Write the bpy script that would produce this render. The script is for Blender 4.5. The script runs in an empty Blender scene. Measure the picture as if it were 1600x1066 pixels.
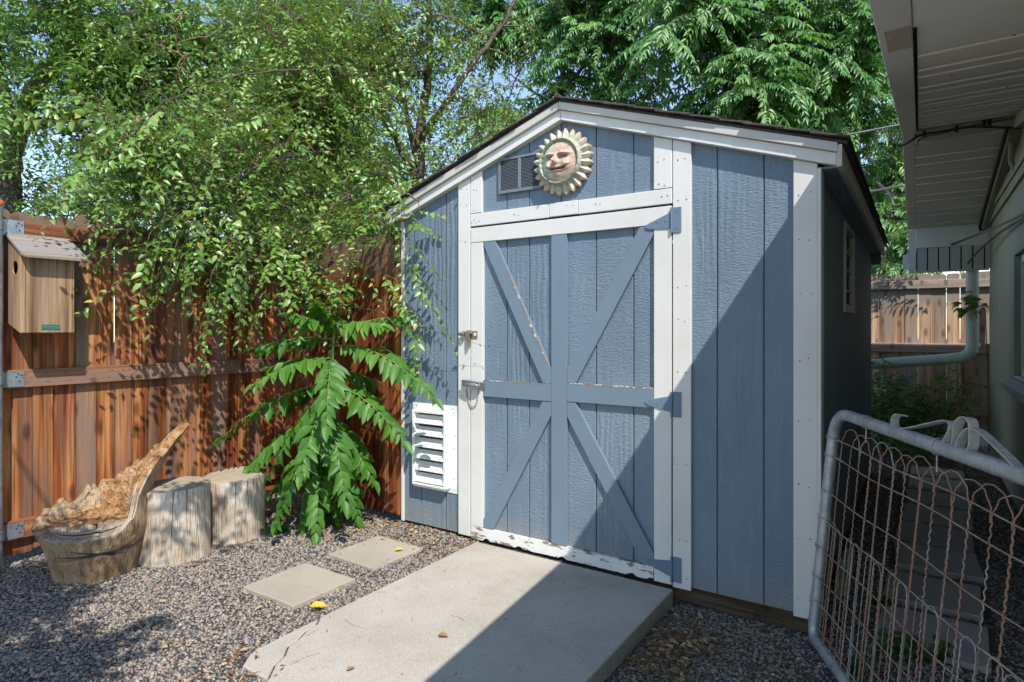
import bpy, bmesh, math, random
import numpy as np
from mathutils import Vector, Matrix, noise
random.seed(7); RNG = np.random.default_rng(7)
sc = bpy.context.scene; COL = sc.collection
R = math.radians
# ------------------------------------------------------------------ camera
# world frame: X along the shed front (to the right), Y into the shed, Z up; origin at the shed's front left foot
CAM = Vector((2.833, -2.959, 1.269)); FPX = 954.0; HOR = 513.0; CA, SA = .832, .5547
cd = bpy.data.cameras.new("camera"); cam = bpy.data.objects.new("camera", cd); COL.objects.link(cam)
cam.location = CAM; cam.rotation_euler = (R(90), 0, R(33.69))
cd.sensor_width = 36; cd.lens = 36 * FPX / 1600; cd.shift_y = -20 / 1600; cd.clip_start = .02; cd.clip_end = 500
sc.camera = cam
def at(px, py, d):
    x = (px - 800) / FPX * d
    return Vector((CAM.x + CA * x - SA * d, CAM.y + SA * x + CA * d, CAM.z + (HOR - py) / FPX * d))
# ------------------------------------------------------------------ light
SUN = Vector((1.39, -1.0, 1.99)).normalized()
sl = bpy.data.lights.new("sun", 'SUN'); sl.energy = 2.6; sl.angle = R(.45); sl.color = (1, .97, .92)
so = bpy.data.objects.new("sun", sl); COL.objects.link(so); so.rotation_euler = SUN.to_track_quat('Z', 'Y').to_euler(); so.location = (6, -5, 9)
w = bpy.data.worlds.new("World"); sc.world = w; w.use_nodes = True
nt = w.node_tree; bg = nt.nodes['Background']; sky = nt.nodes.new('ShaderNodeTexSky'); sky.sky_type = 'NISHITA'; sky.sun_disc = False
sky.sun_elevation = math.asin(SUN.z); sky.sun_rotation = math.atan2(SUN.x, SUN.y); sky.altitude = 1600; sky.air_density = 1.0; sky.dust_density = .0; sky.ozone_density = 2.6
tint = nt.nodes.new('ShaderNodeMix'); tint.data_type = 'RGBA'; tint.blend_type = 'MULTIPLY'; tint.inputs[0].default_value = 1; tint.inputs[7].default_value = (1.10, 1.0, .88, 1)      # daylight white balance
nt.links.new(sky.outputs[0], tint.inputs[6]); nt.links.new(tint.outputs[2], bg.inputs[0]); bg.inputs[1].default_value = .15
sc.view_settings.view_transform = 'Standard'; sc.view_settings.look = 'None'; sc.view_settings.exposure = 1.24; sc.view_settings.gamma = 1
sc.render.engine = 'CYCLES'; sc.cycles.use_denoising = True; sc.cycles.max_bounces = 6; sc.cycles.diffuse_bounces = 4; sc.cycles.transmission_bounces = 4
sc.cycles.glossy_bounces = 3; sc.cycles.transparent_max_bounces = 6; sc.cycles.caustics_reflective = False; sc.cycles.caustics_refractive = False
# ------------------------------------------------------------------ objects
def tag(o, label=None, cat=None, group=None, kind=None):
    for k, v in (('label', label), ('category', cat), ('group', group), ('kind', kind)):
        if v: o[k] = v
    return o
def thing(name, label, cat, loc=(0, 0, 0), group=None):
    o = bpy.data.objects.new(name, None); COL.objects.link(o); o.location = loc; o.empty_display_size = .1
    return tag(o, label, cat, group)
def origin(o):
    v = Vector((0, 0, 0))
    while o: v += o.location; o = o.parent
    return v
def link_mesh(name, me, mat, parent):
    for m in (mat if isinstance(mat, (list, tuple)) else [mat]): me.materials.append(m)
    o = bpy.data.objects.new(name, me); COL.objects.link(o)
    if parent: o.parent = parent
    return o
def mesh_np(name, V, tris=None, quads=None, var=None, mat=None, parent=None, smooth=False, sharp=None):
    V = np.asarray(V, dtype=np.float32).reshape(-1, 3)
    off = origin(parent) if parent else Vector((0, 0, 0))
    V = V - np.array(off, dtype=np.float32)
    nt_ = 0 if tris is None else len(tris); nq = 0 if quads is None else len(quads)
    me = bpy.data.meshes.new(name); me.vertices.add(len(V)); me.vertices.foreach_set('co', V.ravel())
    parts = []
    if nt_: parts.append(np.asarray(tris, dtype=np.int32).ravel())
    if nq: parts.append(np.asarray(quads, dtype=np.int32).ravel())
    loops = np.concatenate(parts)
    me.loops.add(len(loops)); me.loops.foreach_set('vertex_index', loops)
    tot = np.concatenate([np.full(nt_, 3, np.int32), np.full(nq, 4, np.int32)])
    me.polygons.add(len(tot)); me.polygons.foreach_set('loop_start', np.concatenate([[0], np.cumsum(tot)[:-1]]).astype(np.int32))
    me.polygons.foreach_set('loop_total', tot)
    if smooth: me.polygons.foreach_set('use_smooth', np.ones(len(tot), dtype=bool))
    if var is not None:
        a = me.attributes.new('var', 'FLOAT', 'POINT'); a.data.foreach_set('value', np.asarray(var, dtype=np.float32))
    me.update(calc_edges=True); me.validate()
    if sharp: me.set_sharp_from_angle(angle=R(sharp))
    return link_mesh(name, me, mat, parent)
class MB:
    def __init__(s): s.v = []; s.f = []; s.a = []; s.mi = []; s.m = 0
    def add(s, vs, fs, var=0.):
        o = len(s.v); s.v += [tuple(p) for p in vs]; s.a += ([var] * len(vs) if not isinstance(var, (list, tuple)) else list(var))
        s.f += [tuple(i + o for i in f) for f in fs]; s.mi += [s.m] * len(fs)
    def box(s, x0, x1, y0, y1, z0, z1, var=0.):
        s.add([(x0, y0, z0), (x1, y0, z0), (x1, y1, z0), (x0, y1, z0), (x0, y0, z1), (x1, y0, z1), (x1, y1, z1), (x0, y1, z1)],
              [(0, 3, 2, 1), (4, 5, 6, 7), (0, 1, 5, 4), (1, 2, 6, 5), (2, 3, 7, 6), (3, 0, 4, 7)], var)
    def obox(s, c, u, v, n, var=0.):          # oriented box from centre and three half vectors
        c, u, v, n = map(Vector, (c, u, v, n))
        s.add([c - u - v - n, c + u - v - n, c + u + v - n, c - u + v - n, c - u - v + n, c + u - v + n, c + u + v + n, c - u + v + n],
              [(0, 3, 2, 1), (4, 5, 6, 7), (0, 1, 5, 4), (1, 2, 6, 5), (2, 3, 7, 6), (3, 0, 4, 7)], var)
    def prism(s, pts, ext, var=0.):
        pts = [Vector(p) for p in pts]; ext = Vector(ext); n = len(pts)
        s.add(pts + [p + ext for p in pts], [tuple(range(n))[::-1], tuple(range(n, 2 * n))] + [(i, (i + 1) % n, n + (i + 1) % n, n + i) for i in range(n)], var)
    def bar(s, p, q, w, h, up=(0, 0, 1), var=0.):
        p, q = Vector(p), Vector(q); d = (q - p); L = d.length; d.normalize(); sd = d.cross(Vector(up)).normalized(); u = sd.cross(d)
        s.obox((p + q) / 2, d * L / 2, sd * w / 2, u * h / 2, var)
    def tube(s, pts, r, n=8, var=0., closed=False, flat=None):
        pts = [Vector(p) for p in pts]; m = len(pts); rs = r if isinstance(r, (list, tuple)) else [r] * m
        vs = []; prev = None
        for i, p in enumerate(pts):
            if closed: t = pts[(i + 1) % m] - pts[i - 1]
            else: t = pts[min(i + 1, m - 1)] - pts[max(i - 1, 0)]
            t.normalize()
            if prev is None:
                a = Vector((0, 0, 1)) if abs(t.z) < .9 else Vector((1, 0, 0)); x = t.cross(a).normalized()
            else:
                x = prev - t * prev.dot(t)
                x = x.normalized() if x.length > 1e-6 else t.orthogonal().normalized()
            prev = x; y = t.cross(x)
            for k in range(n):
                an = 2 * math.pi * k / n; vs.append(p + (x * math.cos(an) + y * math.sin(an)) * rs[i])
        fs = []
        for i in range(m if closed else m - 1):
            j = (i + 1) % m
            for k in range(n): fs.append((i * n + k, i * n + (k + 1) % n, j * n + (k + 1) % n, j * n + k))
        if not closed: fs += [tuple(range(n))[::-1], tuple((m - 1) * n + k for k in range(n))]
        s.add(vs, fs, var if not isinstance(var, (list, tuple)) else [v for v in var for _ in range(n)])
    def strip(s, pts, wid, th, var=0.):       # flat metal strip: rectangle section, wid = half vector across
        pts = [Vector(p) for p in pts]; wid = Vector(wid); m = len(pts); vs = []
        for i, p in enumerate(pts):
            t = (pts[min(i + 1, m - 1)] - pts[max(i - 1, 0)]).normalized(); nn = t.cross(wid.normalized()).normalized() * th / 2
            vs += [p - wid - nn, p + wid - nn, p + wid + nn, p - wid + nn]
        fs = [(0, 3, 2, 1), tuple((m - 1) * 4 + k for k in range(4))]
        for i in range(m - 1):
            for k in range(4): fs.append((i * 4 + k, i * 4 + (k + 1) % 4, i * 4 + 4 + (k + 1) % 4, i * 4 + 4 + k))
        s.add(vs, fs, var)
    def disc(s, c, n, r, th, seg=14, var=0.):
        c = Vector(c); n = Vector(n).normalized(); x = n.orthogonal().normalized(); y = n.cross(x)
        s.prism([c + (x * math.cos(2 * math.pi * k / seg) + y * math.sin(2 * math.pi * k / seg)) * r for k in range(seg)], n * th, var)
    def build(s, name, mat, parent=None, smooth=False, bevel=0., sharp=40):
        off = origin(parent) if parent else Vector((0, 0, 0))
        me = bpy.data.meshes.new(name); me.from_pydata([Vector(p) - off for p in s.v], [], s.f)
        a = me.attributes.new('var', 'FLOAT', 'POINT'); a.data.foreach_set('value', np.array(s.a, dtype=np.float32))
        me.polygons.foreach_set('material_index', np.array(s.mi, dtype=np.int32))
        bm = bmesh.new(); bm.from_mesh(me); bmesh.ops.recalc_face_normals(bm, faces=bm.faces); bm.to_mesh(me); bm.free()
        if smooth:
            me.polygons.foreach_set('use_smooth', np.ones(len(me.polygons), dtype=bool)); me.set_sharp_from_angle(angle=R(sharp))
        me.update(); o = link_mesh(name, me, mat, parent)
        if bevel:
            b = o.modifiers.new('bevel', 'BEVEL'); b.width = bevel; b.segments = 2; b.limit_method = 'ANGLE'; b.angle_limit = R(50); b.harden_normals = False
        return o
# ------------------------------------------------------------------ materials
class NT:
    def __init__(s, name, rough=.6, spec=.4, metal=0.):
        s.m = bpy.data.materials.new(name); s.m.use_nodes = True; s.t = s.m.node_tree; s.b = s.t.nodes['Principled BSDF']; s.out = s.t.nodes['Material Output']
        s.set(Roughness=rough, Metallic=metal); s.b.inputs['Specular IOR Level'].default_value = spec
    def put(s, sock, v):
        if isinstance(v, bpy.types.NodeSocket): s.t.links.new(v, sock)
        elif isinstance(v, (tuple, list)) and len(v) == 3 and sock.type == 'RGBA': sock.default_value = (*v, 1)
        else: sock.default_value = v
    def set(s, **k):
        for a, v in k.items(): s.put(s.b.inputs[a.replace('_', ' ')], v)
    def n(s, typ, ins=None, **props):
        x = s.t.nodes.new('ShaderNode' + typ)
        for a, v in props.items(): setattr(x, a, v)
        for a, v in (ins or {}).items(): s.put(x.inputs[a], v)
        return x
    def co(s, scale=(1, 1, 1), rot=(0, 0, 0)):
        c = s.n('TexCoord').outputs['Object']
        return s.n('Mapping', {'Vector': c, 'Scale': scale, 'Rotation': rot}).outputs[0]
    def var(s): return s.n('Attribute', attribute_name='var').outputs['Fac']
    def offset(s, vec, fac, amt=(7., 3., 11.)):
        mul = s.n('VectorMath', {0: amt}, operation='SCALE'); s.put(mul.inputs['Scale'], fac)
        return s.n('VectorMath', {0: vec, 1: mul.outputs[0]}, operation='ADD').outputs[0]
    def noise(s, vec, scale=1., detail=3., rough=.55, dist=0.): return s.n('TexNoise', {'Vector': vec, 'Scale': scale, 'Detail': detail, 'Roughness': rough, 'Distortion': dist}).outputs['Fac']
    def ramp(s, fac, stops, interp='LINEAR'):
        x = s.n('ValToRGB', {'Fac': fac}); x.color_ramp.interpolation = interp; els = x.color_ramp.elements
        while len(els) < len(stops): els.new(.5)
        for e, (p, c) in zip(els, stops): e.position = p; e.color = (*c, 1) if not isinstance(c, (int, float)) else (c, c, c, 1)
        return x.outputs[0]
    def mix(s, fac, a, b, mode='MIX'):
        x = s.n('Mix', data_type='RGBA', blend_type=mode); s.put(x.inputs[0], fac); s.put(x.inputs[6], a); s.put(x.inputs[7], b)
        return x.outputs[2]
    def math(s, op, a, b=0.): return s.n('Math', {0: a, 1: b}, operation=op).outputs[0]
    def step(s, fac, a, b): return s.n('MapRange', {'Value': fac, 'From Min': a, 'From Max': b}).outputs[0]
    def bump(s, h, strength=.3, dist=.01, prev=None):
        x = s.n('Bump', {'Height': h, 'Strength': strength, 'Distance': dist})
        if prev: s.put(x.inputs['Normal'], prev)
        s.put(s.b.inputs['Normal'], x.outputs[0]); return x.outputs[0]
def m_siding(name, col, emboss=1.):
    k = NT(name, .62, .3); c = k.co()
    big = k.noise(k.co((3, 3, .9)), 1.2, 3); dust = k.noise(k.co((30, 30, 5)), 1, 4)
    base = k.mix(k.step(big, .3, .75), tuple(x * .88 for x in col), tuple(x * 1.1 for x in col))
    base = k.mix(k.math('MULTIPLY', k.step(dust, .55, .8), .25), base, (.42, .43, .43))
    z = k.n('SeparateXYZ', {0: k.n('TexCoord').outputs['Object']}).outputs[2]; spl = k.math('MULTIPLY', k.step(k.math('ADD', z, k.math('MULTIPLY', k.noise(k.co((16, 16, 7)), 1, 5, .7), .34)), .36, .17), .6)
    base = k.mix(spl, base, (.27, .24, .20)); drip = k.step(k.noise(k.co((24, 24, .55)), 1, 3, .6), .60, .72); base = k.mix(k.math('MULTIPLY', drip, .28), base, tuple(x * .62 for x in col)); base = k.mix(k.math('MULTIPLY', k.step(k.noise(k.co((1.6, 1.6, 1.1)), 1, 4, .6), .5, .72), .35), base, (.27, .31, .35)); k.set(Base_Color=base)
    dash = k.noise(k.co((62, 62, 165)), 1, 2, .6)
    wv = k.n('TexWave', {'Vector': k.co((1, 1, .16)), 'Scale': 9., 'Distortion': 7., 'Detail': 2.5, 'Detail Scale': 1.6}, wave_type='BANDS', bands_direction='X').outputs['Fac']
    patch = k.step(k.noise(k.co((4, 4, .8)), 1, 1), .48, .66)
    h = k.math('ADD', k.math('MULTIPLY', dash, .9), k.math('MULTIPLY', k.math('MULTIPLY', k.step(wv, .2, .8), patch), .55))
    k.bump(h, .75 * emboss, .007); return k.m
def m_paint(name, col, rough=.55, dirt=.35, grain='z', peel=0., wood=(.16, .10, .06)):
    k = NT(name, rough, .35); sx = (45, 45, 3) if grain == 'z' else (3, 45, 45)
    g = k.noise(k.co(sx), 1, 3); big = k.noise(k.co((4, 4, 4)), 1, 4, .6)
    base = k.mix(k.math('MULTIPLY', k.step(big, .45, .8), dirt), col, tuple(x * y for x, y in zip(col, (.74, .70, .64))))
    base = k.mix(k.math('MULTIPLY', k.step(g, .55, .75), dirt * .5), base, tuple(x * .8 for x in col))
    if peel:
        p = k.noise(k.co((9, 9, 26)), 1, 6, .65); q = k.step(p, peel, peel + .02)
        base = k.mix(q, base, k.mix(k.noise(k.co((60, 60, 8)), 1, 3), wood, tuple(x * 2.2 for x in wood)))
        k.set(Base_Color=base); k.bump(k.math('ADD', k.math('MULTIPLY', q, -.7), k.math('MULTIPLY', g, .25)), .6, .004)
    else:
        k.set(Base_Color=base); k.bump(k.math('ADD', g, k.math('MULTIPLY', k.noise(k.co((140, 140, 140)), 1, 2), .4)), .22, .003)
    return k.m
def m_wood(name, dark, mid, light, grey, greyness=.5, axis='z', topz=None, knots=True):
    k = NT(name, .72, .25); v = k.var()
    def c(a, b):
        vec = k.co((a, a, b) if axis == 'z' else ((a, b, a) if axis == 'y' else (b, a, a))); return k.offset(vec, v, (37., 23., 41.))
    broad = k.noise(c(14, .8), 1, 3, .6, .6); fine = k.noise(c(95, 1.5), 1, 3, .65); mid_n = k.noise(c(30, .7), 1, 4, .6, 1.2)
    base = k.ramp(k.math('ADD', k.math('MULTIPLY', broad, .75), k.math('MULTIPLY', mid_n, .35)), [(.36, dark), (.52, mid), (.68, light)])
    pv = k.math('FRACT', k.math('MULTIPLY', v, 13.7)); base = k.mix(1., base, k.ramp(pv, [(0, (.58, .52, .50)), (.3, (.85, .80, .78)), (.7, (1, 1, 1)), (1, (1.2, 1.18, 1.1))]), 'MULTIPLY')
    base = k.mix(k.math('MULTIPLY', k.step(fine, .48, .66), .7), base, tuple(x * .45 for x in dark))
    gm = k.step(k.math('ADD', k.noise(c(8, .6), 1, 4, .6), k.math('MULTIPLY', k.math('SUBTRACT', k.math('FRACT', k.math('MULTIPLY', v, 7.31)), .5), .35)), .62 - .3 * greyness, .9 - .3 * greyness)
    base = k.mix(k.math('MULTIPLY', gm, .85), base, k.mix(fine, tuple(x * .65 for x in grey), grey))
    if topz:
        z = k.n('SeparateXYZ', {0: k.n('TexCoord').outputs['Object']}).outputs[2]
        tz = k.step(k.math('ADD', z, k.math('MULTIPLY', k.noise(c(20, 2), 1, 3), .25)), topz, topz + .14)
        base = k.mix(k.math('MULTIPLY', tz, .85), base, k.mix(fine, tuple(x * .4 for x in grey), tuple(x * .85 for x in grey)))
    h = k.math('ADD', k.math('MULTIPLY', fine, -1.), k.math('MULTIPLY', mid_n, .5))
    if knots:
        sx = k.n('SeparateXYZ', {0: c(1, 1)}); uv = k.n('CombineXYZ', {0: k.math('MULTIPLY', k.math('ADD', sx.outputs[0], sx.outputs[1]), 6.), 1: k.math('MULTIPLY', sx.outputs[2], 2.4)}).outputs[0]
        vo = k.n('TexVoronoi', {'Vector': uv, 'Scale': 1., 'Randomness': 1.}, voronoi_dimensions='2D').outputs['Distance']
        kn = k.step(k.math('ADD', vo, k.math('MULTIPLY', fine, .06)), .19, .09); base = k.mix(k.math('MULTIPLY', kn, .65), base, tuple(x * .5 for x in dark))
    k.set(Base_Color=base); k.bump(h, .35, .006); return k.m
def m_leaf(name, a, b, c, trans=.35, rough=.42, spec=.5, tcol=None):
    k = NT(name, rough, spec); col = k.ramp(k.var(), [(0., a), (.5, b), (.93, c), (.97, c), (1., (c[0] * 1.25, c[1] * .8, c[2] * .7))])
    nz = k.noise(k.co((26, 26, 26)), 1, 2); col = k.mix(k.math('MULTIPLY', nz, .35), col, tuple(x * .6 for x in a)); k.set(Base_Color=col)
    tr = k.n('BsdfTranslucent', {'Color': k.mix(.6, col, tcol or (.20, .34, .03), 'MIX')})
    mx = k.n('MixShader', {0: trans}); k.t.links.new(k.b.outputs[0], mx.inputs[1]); k.t.links.new(tr.outputs[0], mx.inputs[2]); k.t.links.new(mx.outputs[0], k.out.inputs[0])
    return k.m
def m_bark(name, dark, light, scale=1.):
    k = NT(name, .85, .15); n1 = k.noise(k.co((26 * scale, 26 * scale, 6 * scale)), 1, 5, .65, .8); n2 = k.noise(k.co((5, 5, 5)), 1, 3)
    k.set(Base_Color=k.mix(k.step(n2, .4, .7), k.ramp(n1, [(.35, dark), (.65, light)]), tuple(x * .7 for x in light))); k.bump(n1, .8, .03); return k.m
def m_metal(name, col, rough=.45, metal=.8, rust=0., rc=(.24, .10, .045)):
    k = NT(name, rough, .5, metal); n1 = k.noise(k.co((22, 22, 22)), 1, 5, .65); n2 = k.noise(k.co((150, 150, 150)), 1, 2)
    base = k.mix(k.step(n1, .4, .7), col, tuple(x * .62 for x in col))
    if rust:
        q = k.step(k.math('ADD', k.noise(k.co((9, 9, 9)), 1, 4, .6), k.math('MULTIPLY', k.math('SUBTRACT', k.var(), .5), .5)), .72 - rust * .45, .86 - rust * .45)
        base = k.mix(q, base, k.mix(n2, rc, tuple(x * 1.9 for x in rc))); k.set(Metallic=k.math('MULTIPLY', k.math('SUBTRACT', 1., q), metal), Roughness=k.math('ADD', k.math('MULTIPLY', q, .3), rough))
    k.set(Base_Color=base); k.bump(n2, .12, .002); return k.m
def m_flat(name, col, rough=.6, spec=.35, metal=0., vary=.25, scale=12.):
    k = NT(name, rough, spec, metal); n1 = k.noise(k.co((scale,) * 3), 1, 4, .6)
    k.set(Base_Color=k.mix(k.step(n1, .35, .75), tuple(x * (1 + vary * .3) for x in col), tuple(x * (1 - vary) for x in col))); k.bump(k.noise(k.co((scale * 9,) * 3), 1, 2), .1, .002); return k.m
def m_concrete(name, col, speck=.5, stain=.4):
    k = NT(name, .85, .2); n1 = k.noise(k.co((2.2, 2.2, 2.2)), 1, 5, .65); n2 = k.noise(k.co((210, 210, 210)), 1, 2, .7); n3 = k.noise(k.co((16, 16, 16)), 1, 5, .7)
    base = k.mix(k.math('MULTIPLY', k.step(n1, .42, .75), stain), col, tuple(x * y for x, y in zip(col, (.64, .61, .57))))
    base = k.mix(k.math('MULTIPLY', k.step(n2, .52, .68), speck), base, tuple(x * .5 for x in col)); base = k.mix(k.math('MULTIPLY', k.step(n2, .45, .3), speck), base, tuple(min(.8, x * 1.4) for x in col))
    base = k.mix(k.math('MULTIPLY', k.step(n3, .60, .70), stain * .7), base, (.20, .18, .15))
    k.set(Base_Color=base); k.bump(k.math('ADD', n2, k.math('MULTIPLY', n3, .5)), .35, .004); return k.m
M = {}
M['siding'] = m_siding('siding_blue_paint', (.165, .218, .270)); M['siding_side'] = m_siding('side_blue_paint', (.20, .23, .275), .8)
M['blue'] = m_paint('blue_paint', (.165, .218, .270), .5, .3); M['hinge'] = m_paint('hinge_blue_paint', (.14, .195, .255), .4, .3)
M['white'] = m_paint('white_trim_paint', (.67, .645, .595), .5, .35); M['white_x'] = m_paint('white_trim_paint_level', (.67, .645, .595), .5, .35, 'x')
M['peel'] = m_paint('peeling_white_paint', (.72, .70, .66), .55, .4, 'x', .555, (.17, .12, .085)); M['fascia'] = m_paint('cream_fascia_paint', (.53, .49, .43), .5, .35, 'x')
M['nail'] = m_flat('dark_nail', (.05, .045, .045), .5); M['vinyl'] = m_flat('white_vinyl', (.78, .77, .73), .45, .4, 0, .1)
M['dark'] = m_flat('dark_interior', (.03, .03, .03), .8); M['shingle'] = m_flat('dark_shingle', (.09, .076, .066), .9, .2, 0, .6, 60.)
M['skid'] = m_wood('skid_timber', (.05, .032, .018), (.14, .095, .05), (.25, .18, .09), (.18, .17, .13), .7, 'x')
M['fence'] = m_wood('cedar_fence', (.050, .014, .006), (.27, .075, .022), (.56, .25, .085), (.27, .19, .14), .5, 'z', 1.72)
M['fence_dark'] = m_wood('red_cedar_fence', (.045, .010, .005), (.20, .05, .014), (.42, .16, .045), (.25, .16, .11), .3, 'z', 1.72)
M['fence_far'] = m_wood('tan_fence', (.22, .11, .06), (.50, .31, .20), (.62, .44, .31), (.46, .38, .32), .5, 'z', 1.6)
M['rail'] = m_wood('cedar_rail', (.07, .022, .012), (.24, .085, .038), (.36, .16, .08), (.30, .21, .16), .25, 'y'); M['rail_far'] = m_wood('grey_rail', (.24, .17, .13), (.46, .35, .28), (.54, .44, .37), (.48, .43, .40), .6, 'x')
M['nest'] = m_wood('nest_box_wood', (.15, .08, .04), (.34, .21, .115), (.44, .30, .18), (.31, .26, .21), .55, 'z', None, False); M['nest_roof'] = m_wood('weathered_board', (.12, .09, .07), (.25, .20, .16), (.33, .28, .23), (.30, .28, .26), .7, 'y', None, False)
M['galv'] = m_metal('galvanised_steel', (.46, .49, .52), .42, .75); M['gate'] = m_metal('old_gate_pipe', (.50, .50, .50), .5, .55, .12); M['gate_scroll'] = m_metal('painted_scroll', (.58, .56, .54), .5, .2, .08)
M['wire'] = m_metal('rusty_wire', (.46, .42, .37), .6, .2, .84, (.22, .125, .085)); M['steel'] = m_metal('latch_steel', (.5, .5, .5), .35, .9); M['black'] = m_flat('black_cable', (.02, .02, .02), .5); M['greywire'] = m_flat('grey_cable', (.30, .29, .28), .5)
M['orange'] = m_flat('orange_cap', (.62, .19, .05), .5); M['green_tag'] = m_flat('green_tag', (.035, .15, .10), .4); M['tag_print'] = m_flat('tag_print', (.12, .28, .20), .4)
M['slab'] = m_concrete('slab_concrete', (.45, .41, .345), .75, .7); M['paver'] = m_concrete('paver_concrete', (.40, .345, .275), .35, .5); M['paver_dark'] = m_concrete('old_paver_concrete', (.43, .375, .32), .3, .5)
M['house'] = m_siding('sage_house_paint', (.30, .32, .235), .8); M['soffit'] = m_paint('soffit_paint', (.82, .76, .70), .55, .2, 'x'); M['rake'] = m_paint('rake_paint', (.68, .63, .59), .55, .3); M['house_white'] = m_paint('house_trim_paint', (.74, .75, .71), .5, .25)
M['slat'] = m_paint('tan_slat_paint', (.52, .50, .41), .55, .3); M['spout'] = m_flat('pale_green_spout', (.56, .62, .55), .4, .4, 0, .15, 8.); M['patch'] = m_concrete('bare_patch', (.48, .40, .32), .3, .6)
M['elm'] = m_leaf('elm_leaf', (.045, .115, .012), (.165, .315, .04), (.36, .47, .13), .22, .38, .6); M['elm_far'] = m_leaf('broad_leaf', (.035, .115, .015), (.125, .29, .038), (.30, .46, .10), .28, .40, .55)
M['ail'] = m_leaf('pinnate_leaf', (.025, .11, .022), (.095, .255, .050), (.25, .42, .11), .30, .40, .55); M['sap'] = m_leaf('sapling_leaf', (.034, .115, .016), (.082, .225, .028), (.18, .34, .05), .36, .46, .4)
M['weed'] = m_leaf('weed_leaf', (.03, .10, .02), (.06, .17, .03), (.10, .22, .05), .3, .45, .45); M['pine'] = m_leaf('pine_needles', (.05, .06, .02), (.12, .12, .04), (.22, .17, .07), .2, .5, .3)
M['dry'] = m_leaf('dry_leaf', (.16, .08, .035), (.40, .24, .11), (.60, .46, .26), .15, .7, .2, (.3, .18, .06)); M['yellow'] = m_leaf('yellow_leaf', (.62, .48, .05), (.66, .52, .06), (.7, .56, .08), .2, .6, .3, (.6, .5, .05))
M['bark'] = m_bark('elm_bark', (.05, .038, .030), (.17, .13, .10)); M['bark_big'] = m_bark('old_bark', (.035, .030, .028), (.13, .11, .095), .6); M['twig'] = m_bark('twig_bark', (.14, .09, .05), (.30, .21, .12), 2.); M['stalk'] = m_flat('green_stalk', (.22, .30, .09), .5); M['pale_bark'] = m_bark('pale_bark', (.20, .17, .14), (.38, .34, .29), .8)
# ================================================================== SETTING: ground, gravel, slab
def gz(x, y):
    t = min(1, max(0, (x - 1.55) / .3)); t = t * t * (3 - 2 * t)
    z = -.014 * (1 - t) - .082 * t
    if y < -1.5:
        f = min(1, (-1.5 - y) / .5); z -= .02 * f * (1 - t)
    return z + .006 * noise.noise(Vector((x * 2.3, y * 2.3, 0)))
def m_ground():
    k = NT('gravel_soil', .9, .2); c = k.co()
    vo = k.n('TexVoronoi', {'Vector': c, 'Scale': 75.}); col = k.ramp(k.n('SeparateColor', {0: vo.outputs['Color']}).outputs[0], [(0, (.10, .10, .11)), (.35, (.17, .16, .17)), (.6, (.25, .19, .16)), (.85, (.33, .27, .23)), (1, (.42, .39, .36))])
    soil = k.mix(k.noise(c, 40, 4, .7), (.06, .045, .03), (.22, .16, .10)); x = k.n('SeparateXYZ', {0: c})
    right = k.step(x.outputs[0], 1.7, 2.0); m = k.math('ADD', k.math('MULTIPLY', right, .5), k.math('MULTIPLY', k.step(k.noise(c, 2.2, 3), .5, .75), .5))
    k.set(Base_Color=k.mix(k.math('MINIMUM', m, .85), k.mix(k.step(vo.outputs['Distance'], .02, .6), col, (.05, .045, .04)), soil)); k.bump(k.math('SUBTRACT', 1., vo.outputs['Distance']), .8, .01)
    return k.m
xs = np.unique(np.concatenate([np.linspace(-60, -3, 12), np.arange(-3, 4.6, .12), np.linspace(4.6, 60, 12)])); ys = np.unique(np.concatenate([np.linspace(-60, -4, 12), np.arange(-4, 6.6, .12), np.linspace(6.6, 90, 14)]))
gv = [(x, y, gz(x, y)) for y in ys for x in xs]; nx = len(xs)
q = [(j * nx + i, j * nx + i + 1, (j + 1) * nx + i + 1, (j + 1) * nx + i) for j in range(len(ys) - 1) for i in range(nx - 1)]
tag(mesh_np('ground', gv, None, q, None, m_ground(), None, True), kind='structure')
# pebbles: crushed stones with eight faces each
def m_pebble():
    k = NT('crushed_gravel', .8, .25); v = k.var()
    col = k.ramp(v, [(0, (.175, .165, .155)), (.22, (.245, .23, .215)), (.45, (.325, .28, .24)), (.65, (.42, .32, .245)), (.85, (.45, .375, .30)), (.96, (.34, .22, .16)), (1, (.52, .48, .42))]); k.set(Base_Color=k.mix(k.noise(k.co((220,) * 3), 1, 2), k.mix(.35, col, (0, 0, 0)), col)); return k.m
SLAB = (.635, 1.835, -1.60, -.045)
def pebbles(n, sampler, rmin, rmax, name, rng):
    P = np.array([sampler() for _ in range(n)]); Z = np.array([gz(x, y) for x, y in P])
    r = rng.uniform(rmin, rmax, n) * rng.choice([.7, 1, 1, 1.25], n)
    base = np.array([[1, 0, 0], [-1, 0, 0], [0, 1, 0], [0, -1, 0], [0, 0, 1], [0, 0, -1]], float)
    V = base[None] + rng.normal(0, .28, (n, 6, 3)); V *= (r[:, None, None] * np.stack([np.ones(n), rng.uniform(.6, 1, n), rng.uniform(.4, .75, n)], 1)[:, None, :])
    a = rng.uniform(0, 6.283, n); c, s = np.cos(a)[:, None], np.sin(a)[:, None]
    V[..., 0], V[..., 1] = V[..., 0] * c - V[..., 1] * s, V[..., 0] * s + V[..., 1] * c
    V += np.stack([P[:, 0], P[:, 1], Z + r * .22], 1)[:, None, :]
    F = np.array([[0, 2, 4], [2, 1, 4], [1, 3, 4], [3, 0, 4], [2, 0, 5], [1, 2, 5], [3, 1, 5], [0, 3, 5]])
    T = (F[None] + (np.arange(n) * 6)[:, None, None]).reshape(-1, 3)
    return tag(mesh_np(name, V.reshape(-1, 3), T, None, np.repeat(rng.random(n), 6), M_PEB), kind='stuff')
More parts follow.
